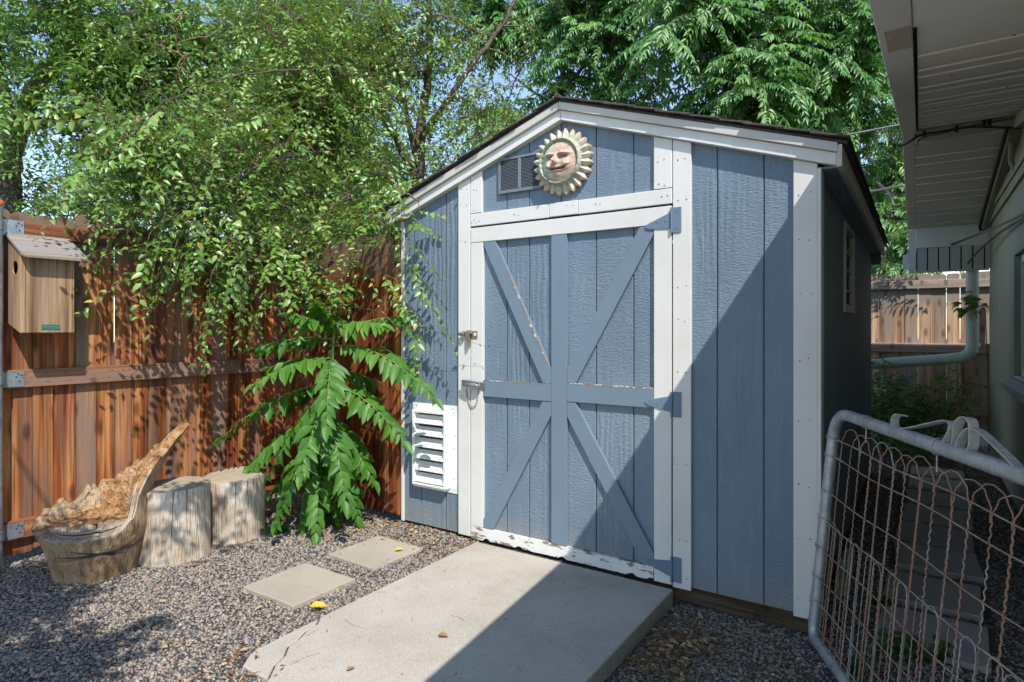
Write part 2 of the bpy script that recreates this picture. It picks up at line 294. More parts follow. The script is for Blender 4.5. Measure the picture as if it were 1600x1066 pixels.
M_PEB = m_pebble(); rg = np.random.default_rng(3)
def s_left():
    while 1:
        x, y = rg.uniform(-1.3, 1.0), rg.uniform(-2.35, .0)
        if x > SLAB[0] - .004 and y > SLAB[2] + .0: continue
        if any(ax < x < bx and ay < y < by for ax, bx, ay, by in ((.085, .455, -1.2, -.84), (.085, .44, -.68, -.31))) and rg.random() > .045: continue
        if y < -1.62 and x > .95: continue
        return x, y
def s_right():
    while 1:
        if rg.random() < .62: x, y = rg.uniform(1.84, 3.42), rg.uniform(-1.5, 1.3)
        else: x, y = rg.uniform(2.46, 3.42), rg.uniform(1.2, 5.8)
        if 0 < y < 3.66 and x < 2.45: continue
        if 2.69 < x < 3.12 and .1 < y < 5.2 and (y - .1) % .52 < .42: continue
        return x, y
pebbles(38000, s_left, .005, .0105, 'gravel', rg); pebbles(24000, s_right, .0055, .0115, 'gravel', rg)
# concrete slab, its near left corner cracked off
bmz = MB(); zt, th = -.004, .13; x0, x1, y0, y1 = SLAB
crack = [(x0 - .002, -1.19), (.672, -1.235), (.685, -1.30), (.715, -1.36), (.728, -1.42), (.775, -1.47), (.80, -1.53), (.86, y0)]
def poly(pts, z1=zt, dz=-th): bmz.prism([(x, y, z1) for x, y in pts][::-1], (0, 0, dz))
poly([(x0, y1), (x1, y1), (x1, y0 - .25), (.93, y0 - .12)] + [(x + .0035, y + .002) for x, y in crack[::-1]]); poly([(x - .0035, y - .002) for x, y in crack] + [(.70, -1.60), (.655, -1.545), (x0, -1.50)], zt - .005)
tag(bmz.build('path', M['slab'], None, bevel=.006), kind='structure')
pt = MB(); pt.box(-2.2, 9.5, -14, -2.35, -.20, -.035); tag(pt.build('bounce_pavement', m_concrete('bounce_concrete', (.56, .53, .48)), None, bevel=.006), kind='structure')  # unseen pale concrete added behind the camera to bounce light on soffit and gate
# paving stones
def paver(cx, cy, wx, wy, z, rot, label, mat, group, tilt=(0, 0)):
    o = thing('paving_stone', label, 'paving stone', (cx, cy, z), group); m = MB(); n = 5; pts = []
    for i in range(4):
        a, b = [((-1, -1), (1, -1)), ((1, -1), (1, 1)), ((1, 1), (-1, 1)), ((-1, 1), (-1, -1))][i]
        for t in range(n):
            f = t / n; u, v = a[0] + (b[0] - a[0]) * f, a[1] + (b[1] - a[1]) * f
            pts.append(Vector((u * wx / 2 + random.uniform(-.003, .003), v * wy / 2 + random.uniform(-.003, .003), 0)))
    mt = Matrix.Rotation(rot, 4, 'Z') @ Matrix.Rotation(tilt[0], 4, 'X') @ Matrix.Rotation(tilt[1], 4, 'Y')
    m.prism([mt @ p + Vector((cx, cy, z)) for p in pts], (0, 0, -.045)); b = m.build('stone', mat, o, bevel=.004); return o
G1 = 'square pavers laid in the gravel beside the slab'; G2 = 'square pavers laid as a path behind the wire gate'
paver(.272, -1.018, .385, .365, .006, .012, 'square tan paver beside the cracked edge of the slab, nearer the bottom of the photo', M['paver'], G1)
paver(.262, -.495, .37, .375, .002, -.02, 'square tan paver with a pale curled leaf on it, nearer the blue shed', M['paver'], G1)
ords = ['nearest paver of the shaded path, lowest behind the gate wires', 'second paver of the shaded path counting from the gate', 'third paver of the shaded path counting from the gate', 'fourth paver of the shaded path counting from the gate', 'fifth paver of the shaded path counting from the gate', 'sixth paver of the shaded path counting from the gate', 'seventh paver of the shaded path, small in the distance', 'farthest paver of the shaded path, by the back fence']
for i, l in enumerate(ords): paver(2.885 + .012 * i + random.uniform(-.01, .01), .265 + .515 * i, .40, .41, -.052 + random.uniform(-.006, .006), random.uniform(-.05, .05), l, M['paver_dark'], G2, (random.uniform(-.012, .012), random.uniform(-.012, .012)))
# ================================================================== FENCES
def fence(root, O, U, N, L, width, top, mats, rails, railn=(0.0, .04), z0=.04, gap=.004, seed=1, rail_pieces=None, ear=.022):
    rn = random.Random(seed); O, U, N = Vector(O), Vector(U), Vector(N); Z = Vector((0, 0, 1)); m = MB(); u = 0
    while u < L:
        wd = width * rn.uniform(.93, 1.07); h = top + rn.uniform(-.018, .018); off = rn.uniform(-.004, .004); lean = rn.uniform(-.004, .004); v = rn.random()
        a, b = u + gap * rn.uniform(.2, 1.6) / 2, u + wd - gap * rn.uniform(.2, 1.6) / 2; e = ear
        pts = [(a, z0 + rn.uniform(-.02, .02)), (b, z0 + rn.uniform(-.02, .02)), (b + lean, h - e * 1.1), (b + lean - e * .3, h - e * .4), (b + lean - e, h), (a + lean + e, h), (a + lean + e * .3, h - e * .4), (a + lean, h - e * 1.1)]
        m.prism([O + U * p + Z * q + N * (off - .018) for p, q in pts], N * .017, v)
        for z1, z2, ua, ub in (rails if railn[0] >= 0 else []):
            for f in (.28, .72): m.m = 1; m.disc(O + U * (u + wd * .5 + rn.uniform(-.02, .02)) + Z * (z1 + (z2 - z1) * f) + N * (railn[1] + .0002), N, .0035, .0012, 7); m.m = 0
        u += wd
    m.build('picket_panel', [mats[0], M['nail']], root, bevel=.002)
    for z1, z2, ua, ub in rails:
        r = MB(); r.obox(O + U * (ua + ub) / 2 + Z * (z1 + z2) / 2 + N * (railn[0] + railn[1]) / 2, U * (ub - ua) / 2, Z * (z2 - z1) / 2, N * (railn[1] - railn[0]) / 2, rn.random())
        r.build('rail', mats[1], root, bevel=.004)
fl = thing('fence', 'tall reddish brown cedar picket fence behind the tree stumps, nest box hung on it', 'fence', (-1.27, -1.0, 0))
fence(fl, (-1.27, -3.4, 0), (0, 1, 0), (1, 0, 0), 3.36, .104, 1.915, (M['fence'], M['rail']), [(1.77, 1.85, 1.63, 3.37), (.945, 1.043, 1.63, 3.37), (.125, .225, 1.63, 3.37), (1.77, 1.85, 0, 1.56), (.945, 1.043, 0, 1.56), (.125, .225, 0, 1.56)], seed=4)
pm = MB(); pm.tube([(-1.2, -1.795, -.3), (-1.2, -1.795, 1.915)], .030, 20); pm.build('post', M['galv'], fl, True)
pp = fl.children[-1]
cm = MB(); cm.tube([(-1.2, -1.795, 1.915), (-1.2, -1.795, 1.921), (-1.2, -1.795, 1.936), (-1.2, -1.795, 1.942)], [.0345, .036, .036, .031], 20); cm.build('cap', M['orange'], pp, True)
for zz in (1.81, .994, .175):
    bm_ = MB(); bm_.tube([(-1.2, -1.795, zz - .022), (-1.2, -1.795, zz + .022)], .0345, 20); bm_.box(-1.231, -1.2265, -1.79, -1.665, zz - .042, zz + .042)
    bm_.m = 1
    for yy, dz in ((-1.70, .012), (-1.685, -.012), (-1.675, .02), (-1.69, .028)): bm_.disc((-1.2265, yy, zz + dz), (1, 0, 0), .004, .003, 8)
    bm_.build('bracket', [M['galv'], M['nail']], pp, True)
fb = thing('fence', 'dark red cedar picket fence between the corner and the shed, behind the leafy sapling', 'fence', (-.65, 0, 0))
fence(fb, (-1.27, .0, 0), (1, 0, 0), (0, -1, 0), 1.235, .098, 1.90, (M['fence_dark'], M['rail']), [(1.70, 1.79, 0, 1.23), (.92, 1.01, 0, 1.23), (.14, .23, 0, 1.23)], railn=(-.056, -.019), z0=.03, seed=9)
ff = thing('fence', 'sunlit tan picket fence with grey rails at the far end of the narrow passage', 'fence', (3, 5.9, 0))
fence(ff, (.2, 5.9, -.02), (1, 0, 0), (0, -1, 0), 7.2, .138, 1.945, (M['fence_far'], M['rail_far']), [(1.765, 1.865, 0, 7.2), (1.0, 1.11, 0, 7.2), (.28, .37, 0, 7.2)], gap=.0016, seed=12)
for px_ in (2.68, 5.0):
    pb = MB(); pb.box(px_, px_ + .09, 5.92, 6.01, -.2, 1.8, .3); pb.build('post', M['fence_far'], ff, bevel=.004)
pb = MB(); pb.box(3.50, 3.545, 5.80, 5.85, -.1, 1.62, .7); o = pb.build('fence_post', M['fence_dark'], None, bevel=.003); tag(o, 'thin dark red post standing between the downspout and the house corner', 'post')
# ================================================================== SHED
shed = thing('garden_shed', 'blue wooden garden shed with white trim and low gabled roof', 'shed', (1.23, 1.8, 0))
AX, AZ, SLL, SLR = 1.205, 2.528, .35, .333       # ridge x, ridge top height at the front edge, slopes
def top(x): return AZ - (SLL * (AX - x) if x < AX else SLR * (x - AX))
def wall_strips(mb, xs_, zb, zt_fn, y, th, gap=.007):
    for a, b in zip(xs_[:-1], xs_[1:]):
        a2, b2 = a + gap / 2, b - gap / 2
        brk = [AX] if a2 < AX < b2 else []
        xt = [b2] + brk + [a2]
        mb.prism([(a2, y, zb), (b2, y, zb)] + [(x, y, zt_fn(x)) for x in xt], (0, th, 0))
gr = [0.0, .159, .363, .575, .62, .824, .979, 1.188, 1.40, 1.612, 1.80, 1.83, 2.035, 2.244, 2.46]
m = MB(); under = lambda x: top(x) - .10
def sub(mb, xa, xb, zb, fn, y=0., th=.012):
    g = [xa] + [x for x in gr if xa + .02 < x < xb - .02] + [xb]; wall_strips(mb, g, zb, fn, y, th)
sub(m, 0, .52, .005, under); sub(m, 1.87, 2.46, .005, under); sub(m, .575, 1.815, 1.905, under)
m.prism([(0, .013, .0), (.52, .013, 0), (.52, .013, 1.95), (1.87, .013, 1.95), (1.87, .013, 0), (2.46, .013, 0), (2.46, .013, under(2.46)), (AX, .013, under(AX)), (0, .013, under(0))], (0, .03, 0))
m.build('front_wall', M['siding'], shed, bevel=.0015)
m = MB(); WZ = top(2.46) - .115; ygr = [.0] + [.2 * i + .1 for i in range(18)] + [3.66]
win = (1.15, 1.73, 1.40, 1.885)
for a, b in zip(ygr[:-1], ygr[1:]):
    a2, b2 = a + .003, b - .003
    segs = [(a2, b2, 0.0, WZ)]
    if b2 > win[0] and a2 < win[1]:
        segs = [(a2, b2, 0., win[2]), (a2, b2, win[3], WZ)]
        if a2 < win[0]: segs.append((a2, win[0], win[2], win[3]))
        if b2 > win[1]: segs.append((win[1], b2, win[2], win[3]))
    for p, q_, r_, s_ in segs: m.box(2.446, 2.46, p, q_, r_, s_)
m.box(2.425, 2.4455, .045, win[0], 0, WZ); m.box(2.425, 2.4455, win[1], 3.66, 0, WZ); m.box(2.425, 2.4455, win[0], win[1], 0, win[2]); m.box(2.425, 2.4455, win[0], win[1], win[3], WZ)
m.build('side_wall', M['siding_side'], shed, bevel=.0015)
m = MB(); m.box(.001, .02, .045, 3.66, 0, top(0) - .115); m.build('side_wall', M['siding_side'], shed)
m = MB(); m.prism([(.021, 3.64, 0), (2.424, 3.64, 0), (2.424, 3.64, under(2.424)), (AX, 3.64, under(AX)), (.021, 3.64, under(.021))], (0, .03, 0)); m.build('back_wall', M['siding_side'], shed)
m = MB(); m.box(.03, 2.44, .02, .11, -.10, -.001); m.box(.03, 2.44, 3.5, 3.6, -.10, -.001); m.box(2.34, 2.44, .115, 3.49, -.10, -.002); m.box(.03, .13, .115, 3.49, -.1, -.002); m.build('skid', M['skid'], shed, bevel=.004)
m = MB(); m.box(.02, 2.42, .05, 3.63, .0, .03); m.build('floor', M['skid'], shed)
# roof deck with ragged shingle courses
m = MB(); rn = random.Random(5)
EL, ER, YF, YB = -.10, 2.583, -.082, 3.78
for side in (0, 1):
    xa, xb = (EL, AX) if side == 0 else (AX, ER)
    m.prism([(xa, YF + .03, top(xa) - .028), (xb, YF + .03, top(xb) - .028), (xb, YF + .03, top(xb) - .014), (xa, YF + .03, top(xa) - .014)], (0, YB - YF - .03, 0))
    n = 10; Ls = (xb - xa)
    for i in range(n):
        t0, t1 = (i / n, (i + 1.25) / n)
        if side == 0: p0, p1 = xb - Ls * t1, xb - Ls * t0
        else: p0, p1 = xa + Ls * t0, xa + Ls * t1
        p0, p1 = max(p0, EL - .012), min(p1, ER + .012); y = YF + rn.uniform(-.008, .008)
        while y < YB:
            ln = rn.uniform(.28, .34); jz = rn.uniform(0, .003); lo, hi = (p0, p1) if side == 0 else (p1, p0)
            zl, zh = top(lo) - .005 + jz, top(hi) - .013 + jz; xs2 = (lo, hi)
            pts = [(lo, y, zl), (hi, y, zh), (hi, y, zh + .007), (lo, y, zl + .008)]
            m.prism(pts, (0, min(ln, YB - y) - .004, 0)); y += ln
m.tube([(AX, YF - .01, AZ - .002), (AX, 1.5, AZ), (AX, YB, AZ)], .012, 6); m.build('roof', M['shingle'], shed)
def barge(y0, y1, d0, d1, mat, name, xl=EL + .02, xr=ER - .035):
    m = MB()
    for xa, xb in ((xl, AX - .0015), (AX + .0015, xr)):
        m.prism([(xa, y0, top(xa) - d1), (xb, y0, top(xb) - d1), (xb, y0, top(xb) - d0), (xa, y0, top(xa) - d0)], (0, y1 - y0, 0))
    return m.build(name, mat, shed, bevel=.002)
barge(-.062, .0, .029, .068, M['fascia'], 'barge_board'); barge(-.044, -.001, .0695, .122, M['white_x'], 'barge_board', xr=2.541)
m = MB(); xr = 2.565; m.box(xr - .022, xr, -.060, 3.77, top(xr) - .125, top(xr) - .032); m.build('eave_fascia', M['fascia'], shed, bevel=.002)
m = MB(); m.box(2.4615, xr - .024, .0, 3.77, top(2.46) - .150, top(2.46) - .140); m.box(2.4615, 2.54, 3.63, 3.66, top(2.46) - .25, top(2.46) - .151); m.build('soffit', M['siding_side'], shed)
m = MB(); m.box(EL + .02, EL + .04, -.06, 3.77, top(EL) - .115, top(EL) - .03); m.build('eave_fascia', M['fascia'], shed)
T0, T1 = -.020, -.0008
def tb(m, x0, x1, z0, z1, y0=T0, y1=T1): m.box(x0, x1, y0, y1, z0, z1)
def slope_post(m, x0, x1, z0, y0=T0, y1=T1, d=.124): m.prism([(x0, y0, z0), (x1, y0, z0), (x1, y0, top(x1) - d), (x0, y0, top(x0) - d)], (0, y1 - y0, 0))
def trim(name, fn, mat=None, bev=.0025, parent=None):
    m = MB(); fn(m); return m.build(name, mat or M['white'], parent or shed, bevel=bev)
trim('trim_board', lambda m: slope_post(m, .476, .5675, .006)); trim('trim_board', lambda m: slope_post(m, 1.8245, 1.915, -.004)); trim('trim_board', lambda m: (slope_post(m, 2.37, 2.466, -.004)))
trim('trim_board', lambda m: m.box(2.4615, 2.481, -.0185, .075, .0, WZ - .03)); trim('trim_board', lambda m: slope_post(m, .5715, .655, 1.963)); trim('trim_board', lambda m: slope_post(m, 1.727, 1.8205, 1.963))
trim('trim_board', lambda m: m.box(-.012, .012, -.012, -.0008, .0, top(0) - .13))
hd = trim('header_board', lambda m: (tb(m, .5715, 1.12, 1.885, 1.96), tb(m, 1.123, 1.30, 1.887, 1.962, -.0215), tb(m, 1.303, 1.8205, 1.885, 1.96)), M['white_x'])
rn = random.Random(8)
def nails(x, z, n=2, dx=.035):
    for k in range(n): nm = MB(); nm.disc((x + (k - .5 * (n - 1)) * dx + rn.uniform(-.006, .006), -.0205, z + rn.uniform(-.008, .008)), (0, -1, 0), rn.uniform(.0022, .0036), .0012, 8); nm.build('nail', M['nail'], shed)
for z in (.16, .86, 1.22, 1.80, 2.02, 2.12): nails(.52, z, 2, .04)
for z in (.05, .24, .60, 1.06, 1.31, 1.47, 1.90, 2.10): nails(1.87, z, 2, .035)
for z in (.08, .35, .58, .86, 1.13, 1.42, 1.66, 1.86): nails(2.415, z, 2, .045)
for x, z in ((.61, 1.98), (.61, 2.1), (.60, 1.90), (.62, 1.92), (.9, 1.92), (1.25, 1.93), (1.42, 1.92), (1.77, 1.98), (1.78, 1.92), (1.765, 2.1)): nails(x, z, 2, .03)
# door
m = MB(); g = [.60, .824, .979, 1.188, 1.40, 1.612, 1.79]; wall_strips(m, g, .03, lambda x: 1.84, .002, .012); m.box(.60, 1.79, .0145, .03, .03, 1.84); dr = m.build('door', M['siding'], shed, bevel=.0015)
dt = lambda name, fn, mat, bev=.002: trim(name, fn, mat, bev, dr)
D0, D1 = -.0205, .0012
dt('stile', lambda m: tb(m, .5745, .664, .076, 1.783, D0, D1), M['white']); dt('stile', lambda m: tb(m, 1.728, 1.8175, .004, 1.783, D0, D1), M['white']); dt('rail', lambda m: tb(m, .5745, 1.8175, 1.786, 1.874, D0, D1), M['white_x'])
dt('stile', lambda m: tb(m, .5745, .664, -.002, .074, D0, D1), M['peel'])
m = MB(); n = 60
bot = [(.667 + (1.725 - .667) * i / n, .004 + .006 * abs(noise.noise(Vector((i * .7, 0, 3)))) + (.012 if noise.noise(Vector((i * .31, 5, 0))) > .22 else 0)) for i in range(n + 1)]
m.prism([(x, D0 - .001, z) for x, z in bot] + [(1.725, D0 - .001, .074), (.667, D0 - .001, .074)], (0, .0215, 0)); m.build('rail', M['peel'], dr)
dt('cross_post', lambda m: tb(m, 1.135, 1.2315, .076, 1.783, D0, D1), M['blue']); dt('mid_rail', lambda m: tb(m, .666, 1.133, .862, .957, D0, D1), M['blue']); dt('mid_rail', lambda m: tb(m, 1.2335, 1.726, .868, .968, D0, D1), M['blue'])
def brace(x0, z0, x1, z1, wd, clip):
    m = MB(); d = Vector((x1 - x0, 0, z1 - z0)).normalized(); nrm = Vector((-d.z, 0, d.x)) * wd / 2
    p, q_ = Vector((x0, 0, z0)) - d * .2, Vector((x1, 0, z1)) + d * .2; pg = [p - nrm, q_ - nrm, q_ + nrm, p + nrm]
    for ax, lim, keep in ((0, clip[0], 1), (0, clip[1], -1), (2, clip[2], 1), (2, clip[3], -1)):
        out = []
        for i in range(len(pg)):
            a, b = pg[i], pg[(i + 1) % len(pg)]; ia, ib = (a[ax] - lim) * keep >= 0, (b[ax] - lim) * keep >= 0
            if ia: out.append(a)
            if ia != ib: t = (lim - a[ax]) / (b[ax] - a[ax]); out.append(a.lerp(b, t))
        pg = out
    m.prism([(v.x, D0 + .002, v.z) for v in pg], (0, .0205, 0)); return m.build('brace', M['blue'], dr, bevel=.002)
brace(.715, 1.765, 1.115, .985, .085, (.667, 1.133, .96, 1.783)); brace(1.69, 1.765, 1.255, 1.0, .085, (1.2335, 1.725, .971, 1.783))
brace(1.115, .84, .70, .10, .085, (.667, 1.133, .077, .859)); brace(1.25, .84, 1.70, .10, .085, (1.2335, 1.725, .077, .865))
# flaked paint on the sunny edges of the brace and the middle rail
rn = random.Random(3); FLK = m_paint('flaked_edge', (.62, .58, .52), .6, .4, 'x', .47, (.22, .12, .06))
def flakes(x0, z0, x1, z1, n, wmax, y=D0 + .0005):
    m = MB()
    d = Vector((x1 - x0, 0, z1 - z0)); L = d.length; d.normalize(); nn = Vector((-d.z, 0, d.x)); u = 0
    for i in range(n):
        a = Vector((x0, y, z0)) + d * L * (i + rn.uniform(0, .3)) / n; ln = L / n * rn.uniform(.6, 1.1); w1, w2 = rn.uniform(.2, 1) * wmax, rn.uniform(.2, 1) * wmax
        m.prism([a, a + d * ln * .4 - nn * w1, a + d * ln - nn * w2 * .4, a + d * ln + nn * .002, a + nn * .003], (0, .0022, 0), rn.random())
    m.build('bare_wood', FLK, dr)
flakes(.835, 1.62, 1.10, 1.09, 17, .010); flakes(.67, .958, 1.13, .958, 12, .006, D0 - .0012); flakes(1.24, .969, 1.72, .969, 16, .007, D0 - .0012)
def hinge(z, drop):
    m = MB(); y = D0 - .004; m.box(1.826, 1.868, y - .001, T0 - .0005, z - .062, z + .062); m.tube([(1.821, y - .004, z - .062), (1.821, y - .004, z + .062)], .0062, 10)
    m.prism([(1.815, y - .001, z + .040), (1.815, y - .001, z - .040), (1.70, y - .001, z - .014 + drop), (1.684, y - .001, z - .004 + drop), (1.684, y - .001, z + .006 + drop), (1.70, y - .001, z + .014 + drop)], (0, .0035, 0))
    for x, zz in ((1.85, .04), (1.85, -.04), (1.79, 0), (1.745, 0)): m.disc((x, y - .001, z + zz), (0, -1, 0), .0045, .0022, 10)
    m.build('hinge', M['hinge'], dr, True, .0008)
hinge(1.80, -.02); hinge(.895, .0); hinge(.085, .01)
# upper hasp and lower latch of the door
m = MB(); m.tube([(.505, -.045, 1.235), (.545, -.045, 1.233)], .011, 12); m.box(.55, .625, -.026, D0 - .0005, 1.208, 1.252); m.tube([(.525, -.036, 1.245), (.60, -.036, 1.238)], .0075, 10); m.box(.565, .578, -.05, -.022, 1.19, 1.256); m.box(.515, .535, -.045, T0, 1.225, 1.245); m.box(.567, .577, -.05, -.022, 1.165, 1.19)
m.m = 1; m.disc((.61, -.026, 1.232), (0, -1, 0), .011, .002, 14); m.m = 0
m.build('bolt', [m_metal('brown_bolt', (.32, .26, .20), .5, .6, .3), M['white']], dr, True, .0008)
m = MB(); m.box(.517, .565, -.034, T0, .915, .955); m.tube([(.545, -.05, .932), (.60, -.052, .930), (.665, -.045, .926)], [.016, .021, .016], 12); m.box(.60, .68, -.028, D0, .905, .945)
m.tube([(.53, -.055, .95), (.60, -.065, .953), (.66, -.058, .945)], .005, 8)
m.tube([(.655, -.05, .91), (.66, -.056, .92), (.645, -.062, .935), (.59, -.066, .945), (.54, -.060, .94)], .005, 8)
m.build('latch', M['steel'], dr, True, .001)
m = MB(); pts = [(.545 + .045 * (1 - math.cos(t)) - .004 + .012 * math.sin(t), -.024 - .004 * math.sin(t), .90 - .11 * math.sin(t) + .01 * t / 3) for t in np.linspace(0, math.pi, 14)]; m.tube(pts, .0035, 6); m.build('latch_cord', M['greywire'], dr, True)
# gable vent
m = MB(); vx0, vx1, vz0, vz1 = .775, 1.075, 2.055, 2.262
for a, b, c, d in ((vx0, vx1, vz0, vz0 + .018), (vx0, vx1, vz1 - .014, vz1), (vx0, vx0 + .016, vz0 + .018, vz1 - .014), (vx1 - .016, vx1, vz0 + .018, vz1 - .014), (.912, .932, vz0 + .018, vz1 - .014)): m.box(a, b, -.020, -.001, c, d)
M['vent'] = m_paint('grey_vent', (.165, .185, .21), .5, .3); vt = m.build('gable_vent', M['vent'], shed, bevel=.002); m = MB(); n = 21
for i in range(n):
    z = vz0 + .02 + (vz1 - vz0 - .036) * i / n
    for a, b in ((vx0 + .0165, .9115), (.9325, vx1 - .0165)): m.prism([(a, -.0165, z), (a, -.0145, z + .002), (a, -.0015, z + .0105), (a, -.0035, z + .0105)], (b - a, 0, 0))
m.build('louvre', M['vent'], vt)
# white louvred wall vent low on the front
m = MB(); fx0, fx1, fz0, fz1 = .088, .457, .243, .787; m.box(fx0, fx1, -.005, -.0008, fz0, fz1)
m.m = 1
for x, z in ((.43, .74), (.43, .52), (.43, .33), (.44, .60), (.42, .765), (.12, .77), (.13, .26), (.43, .265)): m.disc((x, -.005, z), (0, -1, 0), .0035, .0015, 8)
m.m = 0; wv = m.build('wall_vent', [M['vinyl'], M['nail']], shed); m = MB(); bx0, bx1, bz0, bz1, py = .128, .405, .272, .748, -.058
m.box(bx0, bx0 + .018, py, -.0055, bz0, bz1); m.box(bx1 - .018, bx1, py, -.0055, bz0, bz1); m.box(bx0 + .0185, bx1 - .0185, py, -.0055, bz1 - .016, bz1); m.box(bx0 + .0185, bx1 - .0185, py, -.0055, bz0, bz0 + .014); m.build('vent_frame', M['vinyl'], wv, bevel=.002); m = MB()
for i in range(6):
    z = bz0 + .02 + (bz1 - bz0 - .03) * i / 6; m.prism([(bx0 + .0185, py + .002, z), (bx0 + .0185, py + .002, z + .006), (bx0 + .0185, -.012, z + .052), (bx0 + .0185, -.012, z + .046)], (bx1 - bx0 - .037, 0, 0))
m.build('louvre', M['vinyl'], wv, bevel=.0008)
m = MB(); m.box(bx0 + .02, bx1 - .02, -.009, -.0056, bz0 + .015, bz1 - .017); m.build('vent_screen', M['dark'], wv)
# side window
y0, y1, z0, z1 = win; m = MB()
for a, b, c, d in ((y0 - .02, y1 + .02, z0 - .035, z0 + .012), (y0 - .02, y1 + .02, z1 - .012, z1 + .02), (y0 - .02, y0 + .03, z0 + .0125, z1 - .0125), (y1 - .03, y1 + .02, z0 + .0125, z1 - .0125)): m.box(2.440, 2.474, a, b, c, d)
wn = m.build('window', M['fascia'], shed, bevel=.002); m = MB(); m.box(2.43, 2.436, y0, y1, z0, z1); gl = NT('window_glass', .06, .6); gl.set(Base_Color=(.20, .19, .15)); m.build('pane', gl.m, wn); m = MB()
for f in (.22, .48, .72): m.box(2.437, 2.458, y0 + .03, y1 - .03, z0 + (z1 - z0) * f - .008, z0 + (z1 - z0) * f + .008)
m.build('muntin', M['fascia'], wn, bevel=.001)
# ================================================================== HOUSE on the right
house = thing('house', 'sage green house with deep white gabled eaves along the right edge', 'house', (5, 1, -.08))
RX0, RX1, HX = 2.725, 2.816, 3.45; RY, RZ, KN, KF, YN, YE = 2.66, 2.759, .171, .159, -3.3, 5.20
def zr(y): return RZ - (KN * (RY - y) if y < RY else KF * (y - RY))     # underside of the rake board
def slope_box(m, x0, x1, ya, yb, d0, d1):
    m.prism([(x0, ya, zr(ya) + d0), (x0, yb, zr(yb) + d0), (x0, yb, zr(yb) + d1), (x0, ya, zr(ya) + d1)], (x1 - x0, 0, 0))
m = MB(); slope_box(m, RX0, RX1, YN, RY - .001, 0, .036); m.build('rake_board', M['rake'], house, bevel=.003)
m = MB(); slope_box(m, RX0, RX1 - .012, RY + .001, YE - .04, 0, .036); m.build('rake_board', M['house_white'], house, bevel=.003)
m = MB(); slope_box(m, RX0 - .003, 9.0, YN - .1, RY - .0005, .038, .050); slope_box(m, RX0 - .003, 9.0, RY + .0005, YE - .03, .038, .050); slope_box(m, 3.05, 9.0, YN - .1, RY - .0005, .0505, .19); slope_box(m, 3.05, 9.0, RY + .0005, YE - .12, .0505, .15); m.build('roof', M['shingle'], house)
# soffits: grooved boards running from the rake to the wall
def soffit_panels(name, x0, ya, yb, ystart, d, mat, sgn):
    m = MB(); slope_box(m, x0, HX, ya, yb, d, d + .018); y = ystart; k = 0; b = MB()
    while ya + .02 < y < yb - .02:
        slope_box(b, x0 + .001, HX, y - .009, y + .009, d - .010, d - .0003); y += sgn * ((.30, .165)[k % 2]); k += 1
    o = m.build(name, mat, house); b.build('soffit_bead', mat, o, bevel=.003)
soffit_panels('soffit', RX1 + .012, -.73, RY - .10, -.24, .019, M['soffit'], 1)
m = MB(); slope_box(m, RX1 + .001, HX, YN, -.732, .006, .030); m.build('soffit', M['soffit'], house, bevel=.002)
soffit_panels('soffit', RX1 - .011, RY + .1, YE - .06, 2.83, .004, M['house_white'], 1)
m = MB(); m.box(RX1 + .002, HX, RY - .098, RY + .118, RZ - .028, RZ + .0); m.build('ridge_board', M['fascia'], house, bevel=.003)
m = MB(); slope_box(m, RX0 + .02, RX1 - .004, -.79, -.70, -.0035, -.0004); m.obox(((RX0 + .02 + RX1 - .004) / 2, -.60, zr(-.60) - .003), ((RX1 - RX0 - .024) / 2, 0, 0), (0, .09, .09 * KN), (0, 0, .003)); m.build('bare_patch', M['patch'], house)
for yy, xx in ((.3, 2.95), (1.35, 2.9), (1.95, 2.88), (-.3, 3.1), (.95, 3.2)): m = MB(); m.disc((xx, yy, zr(yy) + (.0078 if yy < .98 else .0158)), (0, KN, -1), .006, .002, 10); m.build('nail', M['nail'], house)
# gable wall with the window opening
WY0, WY1, WZ0, WZ1 = 1.7, 3.17, .88, 1.835; m = MB(); HE = 5.15
def wbox(y0, y1, z0, z1): m.box(HX, HX + .14, y0, y1, z0, z1)
wbox(YN + .4, WY0, -.1, 2.28); wbox(WY1, HE, -.1, 2.28); wbox(WY0, WY1, -.1, WZ0); wbox(WY0, WY1, WZ1, 2.28)
m.prism([(HX, YN + .4, 2.28), (HX, HE, 2.28), (HX, HE, zr(HE) + .03), (HX, RY, RZ + .03), (HX, .2, zr(.2) + .03), (HX, .15, 2.281)], (.14, 0, 0)); m.box(HX + .141, 8.5, HE - .14, HE, -.1, 2.3); m.box(HX + .141, 8.5, YN + .4, YN + .54, -.1, 2.0); m.build('wall', M['house'], house)
m = MB(); slope = [(2.335, .075, .022), (2.412, .05, .035), (2.50, .03, .016)]
for z, h, p in slope: m.box(HX - p, HX - .0006, 1.2, 5.13, z, z + h)
slope_box(m, HX - .07, HX - .0006, RY + .12, 5.13, -.075, .0115); slope_box(m, HX - .07, HX - .0006, 1.2, RY - .1, -.075, .0075)
m.build('frieze_board', M['house'], house, bevel=.003)
m = MB(); m.box(HX + .10, HX + .11, WY0, WY1, WZ0, WZ1); gl2 = NT('house_glass', .05, .6); gl2.set(Base_Color=(.10, .11, .11)); m2 = MB()
for a, b, c, d in ((WY0, WY1, WZ0 + .02, WZ0 + .07), (WY0, WY1, WZ1 - .06, WZ1), (WY0, WY0 + .06, WZ0 + .0705, WZ1 - .0605), (WY1 - .06, WY1, WZ0 + .0705, WZ1 - .0605)): m2.box(HX + .04, HX + .095, a, b, c, d)
